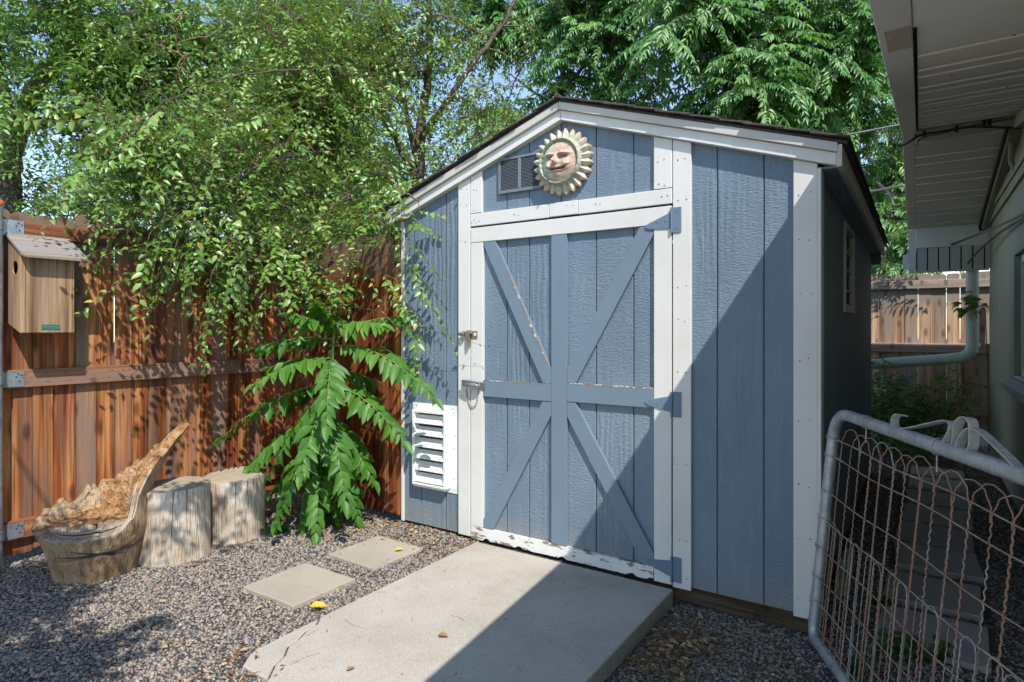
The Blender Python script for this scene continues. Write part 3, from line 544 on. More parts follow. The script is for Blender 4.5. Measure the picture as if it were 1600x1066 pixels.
wf = m2.build('window', M['house_white'], house, bevel=.002); m.build('pane', gl2.m, wf); m = MB(); m.box(HX - .10, HX + .0, WY0 - .1, 3.02, WZ0 - .065, WZ0 - .004); m.box(HX + .0005, HX + .039, WY0 + .001, WY1 - .001, WZ0 - .0, WZ0 + .02); m.build('sill', M['house_white'], wf, bevel=.006)
# boxed end of the far eave
m = MB(); m.box(RX1 - .01, HX, 5.14, 5.165, 2.152, 2.401); m.build('eave_board', M['house_white'], house, bevel=.002)
m = MB(); x = RX1 - .008
while x < HX - .03: m.box(x + .009, x + .096, 5.20, 5.215, 1.905, 2.19); x += .1
m.m = 1; m.box(RX1 - .008, HX, 5.2155, 5.23, 1.905, 2.19); m.m = 0; m.box(RX1 - .008, HX, 5.185, 5.235, 1.885, 1.904); m.build('slat_panel', [M['slat'], M['dark']], house)  # dark backing paints the slat gaps as deep shade
m = MB(); m.box(RX0 + .01, RX1 - .012, 5.165, 5.24, 1.885, 2.36); m.build('corner_board', M['rake'], house, bevel=.003)
m = MB(); m.box(RX0 - .045, RX0 + .006, 5.24, 5.34, 1.94, 2.10); m.box(RX0 + .01, 8.5, 5.245, 5.34, 2.0, 2.11); m.build('gutter', M['spout'], house, bevel=.004)
m = MB(); dsx = 3.315; P = [(dsx, 5.33, 2.02), (dsx, 5.33, 1.5), (dsx, 5.33, 1.08)] + [(dsx - .13 + .13 * math.cos(t), 5.33, 1.08 - .135 * math.sin(t)) for t in np.linspace(.2, 1.45, 9)] + [(3.1, 5.33, .93), (2.6, 5.33, .875), (2.30, 5.33, .84)]
m.tube(P, .058, 16); m.build('downspout', M['spout'], house, True); rings = MB()
for t in np.linspace(.1, 1.5, 9): c = Vector((dsx - .13 + .13 * math.cos(t), 5.33, 1.08 - .135 * math.sin(t))); d = Vector((-math.sin(t), 0, -math.cos(t))); rings.tube([c - d * .004, c + d * .004], .061, 16)
rings.build('elbow_rib', M['spout'], house.children[-1], True)
m = MB(); m.tube([(3.40, 2.86, 2.68), (3.40, 2.86, 2.5), (3.43, 2.84, 2.42)], .018, 10); m.build('conduit', M['house'], house, True)
# cables under the eave
def cable(label, pts, r, mat, clips=()):
    o = thing('cable', label, 'cable', pts[0]); m = MB(); P = []; pts = [Vector(p) for p in pts]
    for i in range(len(pts) - 1):
        p0, p1, p2, p3 = pts[max(i - 1, 0)], pts[i], pts[i + 1], pts[min(i + 2, len(pts) - 1)]
        for t in np.linspace(0, 1, 8, endpoint=False): P.append(.5 * ((2 * p1) + (-p0 + p2) * t + (2 * p0 - 5 * p1 + 4 * p2 - p3) * t * t + (-p0 + 3 * p1 - 3 * p2 + p3) * t ** 3))
    P.append(pts[-1]); m.tube(P, r, 8); m.build('cord', mat, o, True); c = MB()
    for p in clips: c.box(p[0] - .011, p[0] + .011, p[1] - .012, p[1] + .012, p[2] - .024, p[2] + .024)
    if clips: c.build('clip', M['black'], o, bevel=.003)
    return o
YB_ = RY - .115; ZC = -.141
cable('thick black cable stapled along the board under the gable peak', [(2.70, YB_ + .03, 2.66), (2.76, YB_, 2.67), (2.84, YB_, 2.715), (2.95, YB_ - .01, 2.715), (3.08, YB_ - .01, 2.72), (3.17, YB_ - .01, 2.715), (3.30, YB_ - .02, 2.685), (3.42, YB_ - .05, 2.65)], .0085, M['black'], [(2.865, YB_ - .012, 2.715), (3.06, YB_ - .012, 2.718)])
cable('thin green grey wire clipped above the black cable under the gable', [(2.82, YB_, 2.64), (2.85, YB_, 2.695), (2.97, YB_ - .01, 2.70), (3.1, YB_ - .01, 2.722), (3.25, YB_ - .01, 2.732), (3.43, YB_ - .01, 2.735)], .004, m_flat('green_wire', (.05, .075, .04), .5), [(3.22, YB_ - .012, 2.728), (3.25, YB_ - .012, 2.73)])
cable('loose black cable ending on the white board under the far eave', [(3.126, 5.13, 2.17), (3.22, 4.7, 2.165), (3.34, 3.6, 2.11), (3.41, 2.3, 2.03), (3.44, 1.6, 2.02)], .010, M['black'])
cable('loose black cable hanging lower, ending on the slatted panel', [(3.27, 5.19, 1.965), (3.32, 4.7, 2.03), (3.38, 3.6, 2.06), (3.425, 2.3, 2.015), (3.44, 1.5, 1.97)], .009, M['black'])
cable('black cable running down along the wall edge of the far soffit', [(3.368, 2.75, 2.735), (3.366, 3.4, 2.625), (3.366, 4.3, 2.485), (3.366, 5.08, 2.355), (3.37, 5.1, 2.30)], .012, M['black'])
def wire(label, a, b, sag, r=.006):
    a, b = Vector(a), Vector(b); return cable(label, [a.lerp(b, t) - Vector((0, 0, sag * 4 * t * (1 - t))) for t in np.linspace(0, 1, 9)], r, M['greywire'])
wire('long grey utility wire sagging across the trees to the gable of the house', (2.715, 2.66, 2.85), (-3.6, 4.3, 5.6), .7, .0075)
wire('short dark wire slanting to the house rake above the side of the shed', (2.715, 3.9, 2.62), (.6, 7.4, 3.3), .05, .012)
# ================================================================== GATE of pipe and looped wire
gate = thing('garden_gate', 'galvanised pipe gate with rusty looped wire leaning by the shed corner', 'gate', (2.45, -.06, -.06))
GB, GH, GL = Vector((2.4535, -.065, -.050)), .968, 1.76; GU = Vector((.439, -.898, 0)).normalized(); GN = Vector((.898, .439, 0)).normalized(); GW = (GN * math.sin(R(5.5)) + Vector((0, 0, math.cos(R(5.5))))).normalized(); GM = GU.cross(GW).normalized()
def gp(u, w_, n=0.): return GB + GU * u + GW * w_ + GM * n
P = []; rc = .115
for cx, cy, a0, a1, rr in ((.045, .045, 270, 180, .045), (rc, GH - rc, 180, 90, rc), (GL - rc, GH - rc, 90, 0, rc), (GL - .045, .045, 0, -90, .045)):
    for t in np.linspace(a0, a1, 9): P.append(gp(cx + rr * math.cos(R(t)), cy + rr * math.sin(R(t))))
m = MB(); m.tube(P, .0225, 16, closed=True); m.build('frame', M['gate'], gate, True)
ties = (.883, .805, .648, .526, .40, .27, .165, .06)
for f in ties[:7]:
    m = MB()
    for du in (-.004, .004): m.tube([gp(.0 + .0245 * math.cos(t), f * GH + .004 * math.sin(t * .5) + du, .0245 * math.sin(t)) for t in np.linspace(0, 6.283, 13)], .0028, 6)
    m.build('wire_tie', M['wire'], gate, True)
for uu in (.30, .78, 1.3): m = MB(); m.tube([gp(uu + .012 * math.sin(t), GH + .0245 * math.cos(t) - .0, .0245 * math.sin(t)) for t in np.linspace(0, 6.283, 13)], .0028, 6); m.tube([gp(uu, GH - .02), gp(uu + .01, GH - .075)], .0028, 6); m.build('wire_tie', M['wire'], gate, True)
for i, f in enumerate(ties):
    m = MB(); pts = [gp(u, f * GH + .005 * math.sin(u * 9 + i) - .004, .003) for u in np.linspace(.0, GL, 46)]; m.tube(pts, .0024, 6, .35 + .1 * (i % 3)); m.build('cross_wire', M['wire'], gate, True)
hoops = []; sp = .0865; rn = random.Random(11)
def hoop(u0, wd, topw, botw, r, amp, v, nn):
    rad = wd / 2 * .98; pts = [(u0, z) for z in np.arange(botw, topw - rad, .0065)] + [(u0 + rad - rad * math.cos(t), topw - rad + rad * 1.05 * math.sin(t)) for t in np.linspace(0, math.pi, 22)] + [(u0 + wd, z) for z in np.arange(topw - rad, botw, -.0065)]
    ph = rn.uniform(0, 6); out = []
    for k, (u, z) in enumerate(pts): out.append(gp(u + amp * math.sin(k * 2 * math.pi / 4.2 + ph) + .002 * math.sin(z * 6 + u * 40), z, nn + amp * .4 * math.cos(k * 2 * math.pi / 4.2 + ph)))
    m = MB(); m.tube(out, r, 5, v); return m
u = .10; i = 0; mains = []
while u < GL - .16:
    mains.append(hoop(u, sp * 2, GH - .052 - .008 * (i % 2) + rn.uniform(-.006, .006), .0, .0020, .0032, rn.random(), -.0015 if i % 2 else .0015)); u += sp; i += 1
def merge(ms):
    a = MB()
    for x in ms: a.add(x.v, x.f, list(x.a))
    return a
for x in mains: x.build('wire_hoop', M['wire'], gate, True)
u = .045; i = 0
while u < GL - .12:
    hoop(u, .062, GH * .525 + rn.uniform(-.006, .006), .0, .0017, .0016, rn.random(), .007 if i % 2 else -.007).build('wire_hoop', M['wire'], gate, True); u += .0865; i += 1
# flat scroll along the top rail: measured on the plane of the gate
def gplane(px, py):
    d = at(px, py, 1) - CAM; k = (GB - CAM).dot(GM) / d.dot(GM); p = CAM + d * k - GB; return p.dot(GU), p.dot(GW)
spx = [(1413, 650), (1404, 648), (1398.5, 655), (1399, 665), (1404, 671.5), (1412, 671), (1430, 668), (1455, 662.5), (1478, 658), (1487, 659.5), (1489.5, 668), (1486, 679), (1480, 690), (1479, 699), (1485, 703), (1492, 699), (1495, 686), (1496, 670), (1501, 658), (1509, 652.5), (1517, 655), (1521, 664), (1522, 680), (1521, 697), (1515, 707.5), (1506, 707.5), (1500, 702), (1500.5, 693), (1507, 682), (1514, 673), (1523, 670), (1533, 674), (1548, 687), (1570, 708), (1600, 737.5), (1625, 762)]
pl = [gplane(*p) for p in spx]; pts = []
for i in range(len(pl) - 1):
    p0, p1, p2, p3 = [Vector((*pl[min(max(j, 0), len(pl) - 1)], 0)) for j in (i - 1, i, i + 1, i + 2)]
    for t in np.linspace(0, 1, 4, endpoint=False): v = .5 * ((2 * p1) + (-p0 + p2) * t + (2 * p0 - 5 * p1 + 4 * p2 - p3) * t * t + (-p0 + 3 * p1 - 3 * p2 + p3) * t ** 3); pts.append(gp(v.x, v.y))
m = MB(); m.strip(pts, GM * .0135, .0035); m.build('scroll', M['gate_scroll'], gate, False, .0008)
# edging bricks by the side of the shed
for (y0, y1, dz, lab) in ((.50, .70, .0, 'pale edging brick on the gravel tight against the shed side, lower front one'), (.66, .90, .05, 'pale edging brick lying a little higher against the shed side, rear one')):
    m = MB(); m.prism([(2.488, y0, -.08 + dz), (2.53, y0 + .02, -.08 + dz), (2.545, y1 - .04, -.08 + dz), (2.49, y1, -.08 + dz)], (0, 0, .085)); o = m.build('brick', M['paver'], None, bevel=.006); tag(o, lab, 'brick', 'edging bricks against the shed side')
# ================================================================== NEST BOX
nb = thing('nest_box', 'weathered wooden nest box with slanted roof and round hole hung on the fence', 'nest box', (-1.16, -1.61, 1.25))
nx0, nx1, ny0, ny1, nz0 = -1.228, -1.052, -1.735, -1.492, 1.245
m = MB(); m.prism([(nx1 - .019, ny0, nz0 - .004), (nx1, ny0, nz0), (nx1, ny0, 1.664), (nx1 - .019, ny0, 1.671)], (0, ny1 - ny0, 0), .2); m.build('front_board', M['nest'], nb, bevel=.003)
hx, hz, hr = -1.132, 1.588, .037; zb_ = lambda x: nz0 + .05 - (.048) * (x - nx0) / (nx1 - .02 - nx0); zt_ = lambda x: 1.757 - .086 * (x - nx0) / (nx1 - .02 - nx0); m = MB()
arcL = [(hx + hr * math.cos(t), hz + hr * math.sin(t)) for t in np.linspace(math.pi * 1.5, math.pi * .5, 15)]; arcR = [(hx + hr * math.cos(t), hz + hr * math.sin(t)) for t in np.linspace(math.pi * .5, -math.pi * .5, 15)]
for pg in ([(hx, zb_(hx))] + arcL + [(hx, zt_(hx)), (nx0, zt_(nx0)), (nx0, zb_(nx0))], [(hx, zt_(hx))] + arcR + [(hx, zb_(hx)), (nx1 - .02, zb_(nx1 - .02)), (nx1 - .02, zt_(nx1 - .02))]): m.prism([(x, ny0 + .001, z) for x, z in pg], (0, .006, 0), .2)
m.build('side_board', M['nest'], nb)
m = MB(); m.box(nx0 + .001, nx0 + .006, ny0 + .0085, ny1 - .0205, nz0 + .075, 1.735); m.build('shade_plate', M['dark'], nb)  # dark plate added behind the hole to stand in for the shade inside
m = MB(); m.prism([(nx0, ny1 - .02, nz0 + .05), (nx1 - .02, ny1 - .02, nz0 + .002), (nx1 - .02, ny1 - .02, 1.671), (nx0, ny1 - .02, 1.757)], (0, .019, 0), .6); m.build('side_board', M['nest'], nb, bevel=.002)
m = MB(); m.box(nx0 - .012, nx0 - .0005, ny0 + .01, ny1 - .01, nz0 + .03, 1.77, .4); m.box(nx0, nx1 - .02, ny0 + .021, ny1 - .021, nz0 + .052, nz0 + .07, .4); m.build('back_board', M['fence_dark'], nb)  # dark wood colour makes the inside read as shade through the hole
m = MB(); rx0, rx1 = -1.238, -.985; ra = (1.757 - 1.664) / (nx1 - nx0); zf = lambda x: 1.762 - ra * (x - nx0); k = .02; ya, yb = ny0 - .012, ny1 + .045
m.prism([(rx0, ya, zf(rx0)), (rx1 - k, ya, zf(rx1 - k)), (rx1 - k * .3, ya + k * .3, zf(rx1 - k * .3)), (rx1, ya + k, zf(rx1)), (rx1, yb - k, zf(rx1)), (rx1 - k * .3, yb - k * .3, zf(rx1 - k * .3)), (rx1 - k, yb, zf(rx1 - k)), (rx0, yb, zf(rx0))], (0, 0, .018), .5); m.build('roof', M['nest_roof'], nb, bevel=.003)
m = MB(); m.box(nx1 + .0005, nx1 + .003, -1.645, -1.562, 1.262, 1.289); tg = m.build('label', M['green_tag'], nb, bevel=.0008); m = MB()
rn = random.Random(2)
for z, n in ((1.279, 8), (1.270, 11)):
    y = -1.640
    for i in range(n): l = rn.uniform(.003, .008); m.box(nx1 + .0031, nx1 + .0036, y, y + l, z - .0016, z + .0016); y += l + .0018
m.build('label_print', M['tag_print'], tg)
# ================================================================== STUMPS
def m_stumpwood(name, a, b, c, bscale=1.):
    k = NT(name, .8, .2); n1 = k.noise(k.co((40, 40, 3.0)), 1, 5, .65, .4); n2 = k.noise(k.co((7, 7, 4)), 1, 5, .65); n3 = k.noise(k.co((120, 120, 9)), 1, 3)
    base = k.mix(k.step(n2, .38, .66), k.mix(n1, b, a), k.mix(n1, c, b)); base = k.mix(k.math('MULTIPLY', k.step(n3, .55, .67), .65), base, tuple(x * .35 for x in c)); k.set(Base_Color=base); k.bump(k.math('ADD', n1, k.math('MULTIPLY', n3, -.8)), .8, .014 * bscale); return k.m
def m_rotten():
    k = NT('rotten_wood', .9, .15); n1 = k.noise(k.co((22, 22, 22)), 1, 6, .7, .5); n2 = k.noise(k.co((70, 70, 70)), 1, 4, .7); base = k.ramp(k.math('ADD', k.math('MULTIPLY', n1, .7), k.math('MULTIPLY', n2, .3)), [(.36, (.12, .055, .02)), (.46, (.34, .16, .06)), (.55, (.52, .31, .15)), (.66, (.62, .49, .34))]); k.set(Base_Color=base); k.bump(k.math('ADD', n1, k.math('MULTIPLY', n2, .6)), 1., .03); return k.m
def m_cut():
    k = NT('cut_wood', .8, .2); c = k.co(); r = k.n('TexWave', {'Vector': c, 'Scale': 22., 'Distortion': 2.5, 'Detail': 3.}, wave_type='RINGS', rings_direction='Z').outputs['Fac']; n = k.noise(c, 14, 5, .7); k.set(Base_Color=k.mix(k.math('ADD', k.math('MULTIPLY', r, .35), k.math('MULTIPLY', n, .65)), (.22, .16, .10), (.52, .44, .34))); k.bump(k.math('ADD', r, n), .4, .006); return k.m
M['stump'] = m_stumpwood('pale_stump_wood', (.74, .66, .55), (.56, .46, .355), (.27, .175, .10)); M['stump_brown'] = m_stumpwood('brown_stump_wood', (.58, .44, .30), (.37, .235, .135), (.12, .068, .034)); M['rotten'] = m_rotten(); M['cut'] = m_cut()
def stump(label, c, r0, r1, h, mat, seed, tilt=(0, 0)):
    o = thing('tree_stump', label, 'tree stump', (c[0], c[1], gz(*c) - .01), 'pale barkless tree stumps in front of the fence'); base = o.location.z; n, k = 56, 18; V = []
    def rad(t, z): return (r0 + (r1 - r0) * z) * (1 + .055 * noise.noise(Vector((math.cos(t) * 1.1, math.sin(t) * 1.1, seed))) + .018 * noise.noise(Vector((math.cos(t) * 4, math.sin(t) * 4, seed + z * 1.2)))) * (1 + .02 * max(0, .12 - z) / .12)
    for j in range(k):
        z = j / (k - 1)
        for i in range(n):
            t = 2 * math.pi * i / n; r = rad(t, z); V.append((c[0] + r * math.cos(t), c[1] + r * math.sin(t), base + z * (h + tilt[0] * r * math.cos(t) + tilt[1] * r * math.sin(t))))
    Q = [(j * n + i, j * n + (i + 1) % n, (j + 1) * n + (i + 1) % n, (j + 1) * n + i) for j in range(k - 1) for i in range(n)]
    mesh_np('trunk_section', V, None, Q, None, mat, o, True); V = []; k2 = 9
    for j in range(k2):
        f = 1 - j / (k2 - 1) * .98
        for i in range(n):
            t = 2 * math.pi * i / n; r = rad(t, 1) * f - (.0 if j else .0); x, y = r * math.cos(t), r * math.sin(t); V.append((c[0] + x, c[1] + y, base + h + tilt[0] * x + tilt[1] * y + (.004 + .006 * noise.noise(Vector((x * 14, y * 14, seed)))) * (1 if j else 0) - (.008 if j == 0 else 0)))
    Q = [(j * n + i, j * n + (i + 1) % n, (j + 1) * n + (i + 1) % n, (j + 1) * n + i) for j in range(k2 - 1) for i in range(n)]
    mesh_np('cut_face', V, None, Q, None, M['cut'], o, True)
    m = MB(); z = base + .02
    for a0, zlo, zhi in (((-.55, .0, 1.), (-.16, .45, 1.))[:2]):
        pts = []
        for zz in np.linspace(zlo, zhi, 12): t = a0 + .05 * noise.noise(Vector((zz * 4, seed, a0))); r = rad(t, zz) + .0004; pts.append((c[0] + r * math.cos(t), c[1] + r * math.sin(t), base + zz * (h + tilt[0] * r * math.cos(t) + tilt[1] * r * math.sin(t))))
        m.tube(pts, [.0017 * (.3 + zz) for zz in np.linspace(0, 1, 12)], 5)
    m.build('split', M['dark'], o); return o
stump('pale grey barkless stump standing between the carved seat and another stump', (-.675, -1.14), .182, .178, .41, M['stump'], 3.3, (.0, .02)); stump('pale stump half hidden behind the leaves of the sapling', (-.705, -.755), .178, .178, .385, M['stump'], 8.1, (-.03, .06))
def seat():
    o = thing('stump_seat', 'brown hollow stump carved as a low seat with a jagged leaning back', 'tree stump', (-.82, -1.475, gz(-.82, -1.475) - .01)); c = o.location; n, k = 96, 40
    hp = [(-40, .235), (-5, .245), (14, .30), (24, .43), (35, .58), (47, .69), (60, .75), (74, .70), (90, .60), (108, .53), (133, .46), (158, .395), (185, .35), (205, .325), (220, .295), (232, .255), (250, .235), (320, .235)]
    def H(t):
        d = math.degrees(t) % 360; d = d - 360 if d > 320 else d
        for (a, ha), (b, hb) in zip(hp[:-1], hp[1:]):
            if a <= d <= b: f = (d - a) / (b - a); f = f * f * (3 - 2 * f); h = ha + (hb - ha) * f; break
        return h + (.045 if h > .3 else .006) * noise.noise(Vector((math.cos(t) * 9, math.sin(t) * 9, 1.7))) + (.040 * noise.noise(Vector((math.cos(t) * 26, math.sin(t) * 26, 4))) if h > .3 else 0)
    def pos(t, z, r):
        lean = max(0, z - .40) ** 1.35; wgt = max(0, math.cos(t - R(62))) ** 2
        x = r * math.cos(t) + lean * wgt * .07; y = r * math.sin(t) + lean * wgt * .95
        return (c.x + x, c.y + y, c.z + z)
    def rad(t, z):
        f = .196 + .062 * min(1, max(0, z / .25)) ** 1.3 - .02 * max(0, z - .27)
        return f * (1 + .045 * noise.noise(Vector((math.cos(t) * 1.3, math.sin(t) * 1.3, 9.))) + .03 * noise.noise(Vector((math.cos(t) * 3.5, math.sin(t) * 3.5, z * 1.5)))) * (1 + .18 * max(0, math.cos(t - R(214))) ** 8 * min(1, max(0, z - .1) / .14))
    V = []
    for j in range(k):
        f = j / (k - 1)
        for i in range(n):
            t = 2 * math.pi * i / n; z = f * H(t); r = rad(t, z)
            gro = .010 * math.exp(-((z - .135 - .03 * math.sin(t * 1.0 + .8)) / .006) ** 2) * (1 if math.cos(t + R(15)) > .2 else 0); V.append(pos(t, z, r - gro))
    Q = [(j * n + i, j * n + (i + 1) % n, (j + 1) * n + (i + 1) % n, (j + 1) * n + i) for j in range(k - 1) for i in range(n)]
    mesh_np('trunk_section', V, None, Q, None, M['stump_brown'], o, True)
    V = []; k2 = 34; zs = .262
    for j in range(k2):
        f = j / (k2 - 1)
        for i in range(n):
            t = 2 * math.pi * i / n; h = H(t); ro = rad(t, h); wall = .035 + .05 * max(0, h - .26)
            ruf = noise.noise(Vector((math.cos(t) * 6, math.sin(t) * 6, f * 9))) * .014 + noise.noise(Vector((math.cos(t) * 17, math.sin(t) * 17, f * 24))) * .009
            if f < .12: g = f / .12; V.append(pos(t, h - (.006 if j == 0 else 0) + ruf * g, ro - wall * g - (0.0 if j else .001)))
            elif f < .62: g = (f - .12) / .5; zz = h + (min(zs, h - .0) - .0 - h) * g; V.append(pos(t, zz + ruf * .6, ro - wall - .03 * g + ruf * .8))
            else: g = (f - .62) / .38; V.append((c.x + (ro - wall - .03) * math.cos(t) * (1 - g * .98), c.y + (ro - wall - .03) * math.sin(t) * (1 - g * .98), c.z + min(zs, h) - .012 * g + ruf * .4))
    Q = [(j * n + i, j * n + (i + 1) % n, (j + 1) * n + (i + 1) % n, (j + 1) * n + i) for j in range(k2 - 1) for i in range(n)]
    hl = mesh_np('hollow', V, None, Q, None, [M['rotten'], M['cut'], M['stump_brown']], o, True); mi = []
    for j in range(k2 - 1):
        for i in range(n): h = H(2 * math.pi * (i + .5) / n); fl_ = j / (k2 - 1); d_ = (math.degrees(2 * math.pi * i / n) + 60) % 360; a_ = math.degrees(2 * math.pi * i / n) + 14 * noise.noise(Vector((i * .35, j * .45, 2))); mi.append(1 if ((a_ < 22 or a_ > 262) and fl_ < .93) or ((a_ < 50 or a_ > 235) and fl_ > .62) else (2 if 150 < a_ <= 262 and fl_ < .5 else 0))
    hl.data.polygons.foreach_set('material_index', np.array(mi, dtype=np.int32))
    m = MB()
    for a0, a1, za, zb in ((-75, 40, .15, .165), (-50, 10, .185, .135)):
        pts = []
        for t in np.linspace(R(a0), R(a1), 22): z = za + (zb - za) * (t - R(a0)) / (R(a1) - R(a0)) + .008 * noise.noise(Vector((t * 5, a0, 0))); pts.append(pos(t, z, rad(t, z) - .0005))
        m.tube(pts, [.001 + .0042 * math.sin(math.pi * i / 21) for i in range(22)], 5)
    m.build('split', M['dark'], o); m = MB(); pts = [pos(R(a), .262 + .006 * noise.noise(Vector((a * .15, 0, 0))), .19 - .03 * math.sin(R(a * 2))) for a in np.linspace(-85, 35, 24)]; m.tube(pts, [.001 + .003 * math.sin(math.pi * i / 23) for i in range(24)], 5); m.build('split', M['dark'], o)
seat()
# ================================================================== SUN FACE
def sunface():
    cx, cy, cz, Rr = 1.207, -.004, 2.178, .182; o = thing('sun_ornament', 'round terracotta sun and moon face ornament hung under the shed gable', 'ornament', (cx, cy, cz)); NA, NR = 288, 74; V = []; va = []
    def g(x, y, sx, sy): return math.exp(-(x / sx) ** 2 - (y / sy) ** 2)
    for j in range(NR + 1):
        f = j / NR
        for i in range(NA):
            t = 2 * math.pi * i / NA; ph = (t * 24 / (2 * math.pi)) % 1; ridge = 1 - abs(ph - .5) * 2
            rim = .835 + .165 * (1 - (1 - ridge) ** 1.5); r = f * rim; x, y = r * math.cos(t), r * math.sin(t); col = .1
            if r > .70:
                q_ = (r - .70) / .30; h = .032 * (1 - q_ * .5) * (.22 + .78 * ridge ** .7) + .006; col = .14 + .75 * max(0, (q_ - .5) / .5) ** 1.2 * (1 - .3 * ridge) + .5 * max(0, 1 - ridge / .3)  # crevices between rays coloured darker: grime with painted occlusion shade
                pair = (int(t * 12 / math.pi) % 2); h += .004 * pair
            elif r > .61: q_ = (r - .61) / .09; h = .036 + .024 * math.sin(math.pi * q_) ** .8; col = .05
            else:
                q_ = r / .61; h = .034 + .034 * (1 - q_ * q_) ** .5; X, Y = x / .61, y / .61; X2 = X + .05
                h += .036 * g(X2 + .02, Y + .0, .09, .22) * (1 if Y < .28 else .6) + .018 * g(X2 + .02, Y + .10, .13, .08)
                h += .020 * (g(X2 - .36, Y - .30, .26, .07) + g(X2 + .40, Y - .30, .24, .07)) - .034 * (g(X2 - .34, Y - .17, .20, .085) + g(X2 + .38, Y - .17, .18, .085)) + .012 * (g(X2 - .34, Y - .14, .12, .05) + g(X2 + .38, Y - .14, .11, .05))
                h += .015 * (g(X2 - .50, Y + .22, .20, .18) + g(X2 + .48, Y + .22, .18, .18)) + .010 * g(X2, Y + .68, .18, .14)
                mc = Y + .42 - .30 * X2 * X2; h += .012 * g(X2, mc - .06, .40, .05) + .013 * g(X2, mc + .09, .34, .06) - .045 * g(X2, mc + .01, .42, .042)
                col = .62 if X > -.18 - .25 * (1 - Y * Y) + .35 * abs(Y) * 0 else .12
                if mc and abs(mc + .01) < .035 and abs(X2) < .42: col = 1.
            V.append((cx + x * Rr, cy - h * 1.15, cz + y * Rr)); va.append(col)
    Q = [(j * NA + i, j * NA + (i + 1) % NA, (j + 1) * NA + (i + 1) % NA, (j + 1) * NA + i) for j in range(NR) for i in range(NA)]
    b = len(V)
    for i in range(NA): x, y, z = V[NR * NA + i]; V.append((x, cy + .002, z)); va.append(.5)
    Q += [(NR * NA + i, NR * NA + (i + 1) % NA, b + (i + 1) % NA, b + i) for i in range(NA)]
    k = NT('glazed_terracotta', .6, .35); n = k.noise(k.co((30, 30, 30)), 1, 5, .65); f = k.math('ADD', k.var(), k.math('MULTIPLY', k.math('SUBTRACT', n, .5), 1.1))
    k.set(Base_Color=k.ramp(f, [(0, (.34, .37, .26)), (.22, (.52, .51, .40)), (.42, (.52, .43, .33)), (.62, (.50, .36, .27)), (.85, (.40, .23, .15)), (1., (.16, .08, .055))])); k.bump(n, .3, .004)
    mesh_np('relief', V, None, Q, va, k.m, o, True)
sunface()
# ================================================================== PLANTS
def norm(a): return a / np.maximum(np.linalg.norm(a, axis=-1, keepdims=True), 1e-9)
DOWN = np.array([0, 0, -1.])
LT = np.array([(0, 0, 0), (.30, .5, .12), (.30, -.5, .12), (.68, .36, .06), (.68, -.36, .06), (1, 0, -.12), (.30, 0, 0), (.68, 0, -.03)])
LTRI = np.array([(0, 6, 1), (0, 2, 6), (3, 7, 5), (4, 5, 7)]); LQ = np.array([(1, 6, 7, 3), (2, 4, 7, 6)])
def leaf_geo(P, D, N, L, W):
    D = norm(D); S = norm(np.cross(D, N)); N = np.cross(S, D); n = len(P); t = LT[None]
    V = P[:, None] + D[:, None] * (t[..., 0:1] * L[:, None, None]) + S[:, None] * (t[..., 1:2] * W[:, None, None]) + N[:, None] * (t[..., 2:3] * L[:, None, None])
    return V.reshape(-1, 3)
def leaves(name, P, D, N, L, W, var, mat, parent, simple=False):
    n = len(P)
    if simple:
        D = norm(D); S = norm(np.cross(D, N)); N = np.cross(S, D)
        V = np.stack([P, P + D * (L * .42)[:, None] + S * (W * .5)[:, None] + N * (L * .08)[:, None], P + D * L[:, None] - N * (L * .08)[:, None], P + D * (L * .42)[:, None] - S * (W * .5)[:, None] + N * (L * .08)[:, None]], 1).reshape(-1, 3)
        b = np.arange(n)[:, None] * 4; T = np.concatenate([b + np.array([[0, 1, 2]]), b + np.array([[0, 2, 3]])])
        return mesh_np(name, V, T, None, np.repeat(var, 4), mat, parent)
    V = leaf_geo(P, D, N, L, W); o = np.arange(n)[:, None, None] * 8
    return mesh_np(name, V, (LTRI[None] + o).reshape(-1, 3), (LQ[None] + o).reshape(-1, 4), np.repeat(var, 8), mat, parent)
class Tubes:                    # many thin three-sided twigs in one array
    def __init__(s): s.a = []; s.b = []; s.ra = []; s.rb = []
    def seg(s, a, b, ra, rb): s.a.append(a); s.b.append(b); s.ra.append(ra); s.rb.append(rb)
    def poly(s, pts, r0, r1):
        n = len(pts) - 1
        for i in range(n): s.seg(pts[i], pts[i + 1], r0 + (r1 - r0) * i / n, r0 + (r1 - r0) * (i + 1) / n)
    def geo(s, k=4):
        A, B = np.array(s.a), np.array(s.b); ra, rb = np.array(s.ra), np.array(s.rb); d = norm(B - A); h = np.where(np.abs(d[:, 2:3]) < .9, np.array([[0, 0, 1.]]), np.array([[1., 0, 0]])); x = norm(np.cross(d, h)); y = np.cross(d, x); R_ = []
        for C, r in ((A, ra), (B, rb)):
            for i in range(k): t = 2 * math.pi * i / k; R_.append(C + (x * math.cos(t) + y * math.sin(t)) * r[:, None])
        V = np.stack(R_, 1); o = np.arange(len(A))[:, None, None] * 2 * k; Q = np.array([(i, (i + 1) % k, k + (i + 1) % k, k + i) for i in range(k)])
        return V.reshape(-1, 3), (Q[None] + o).reshape(-1, 4)
    def build(s, name, mat, parent, k=4): V, Q = s.geo(k); return mesh_np(name, V, None, Q, np.zeros(len(V)), mat, parent, True)
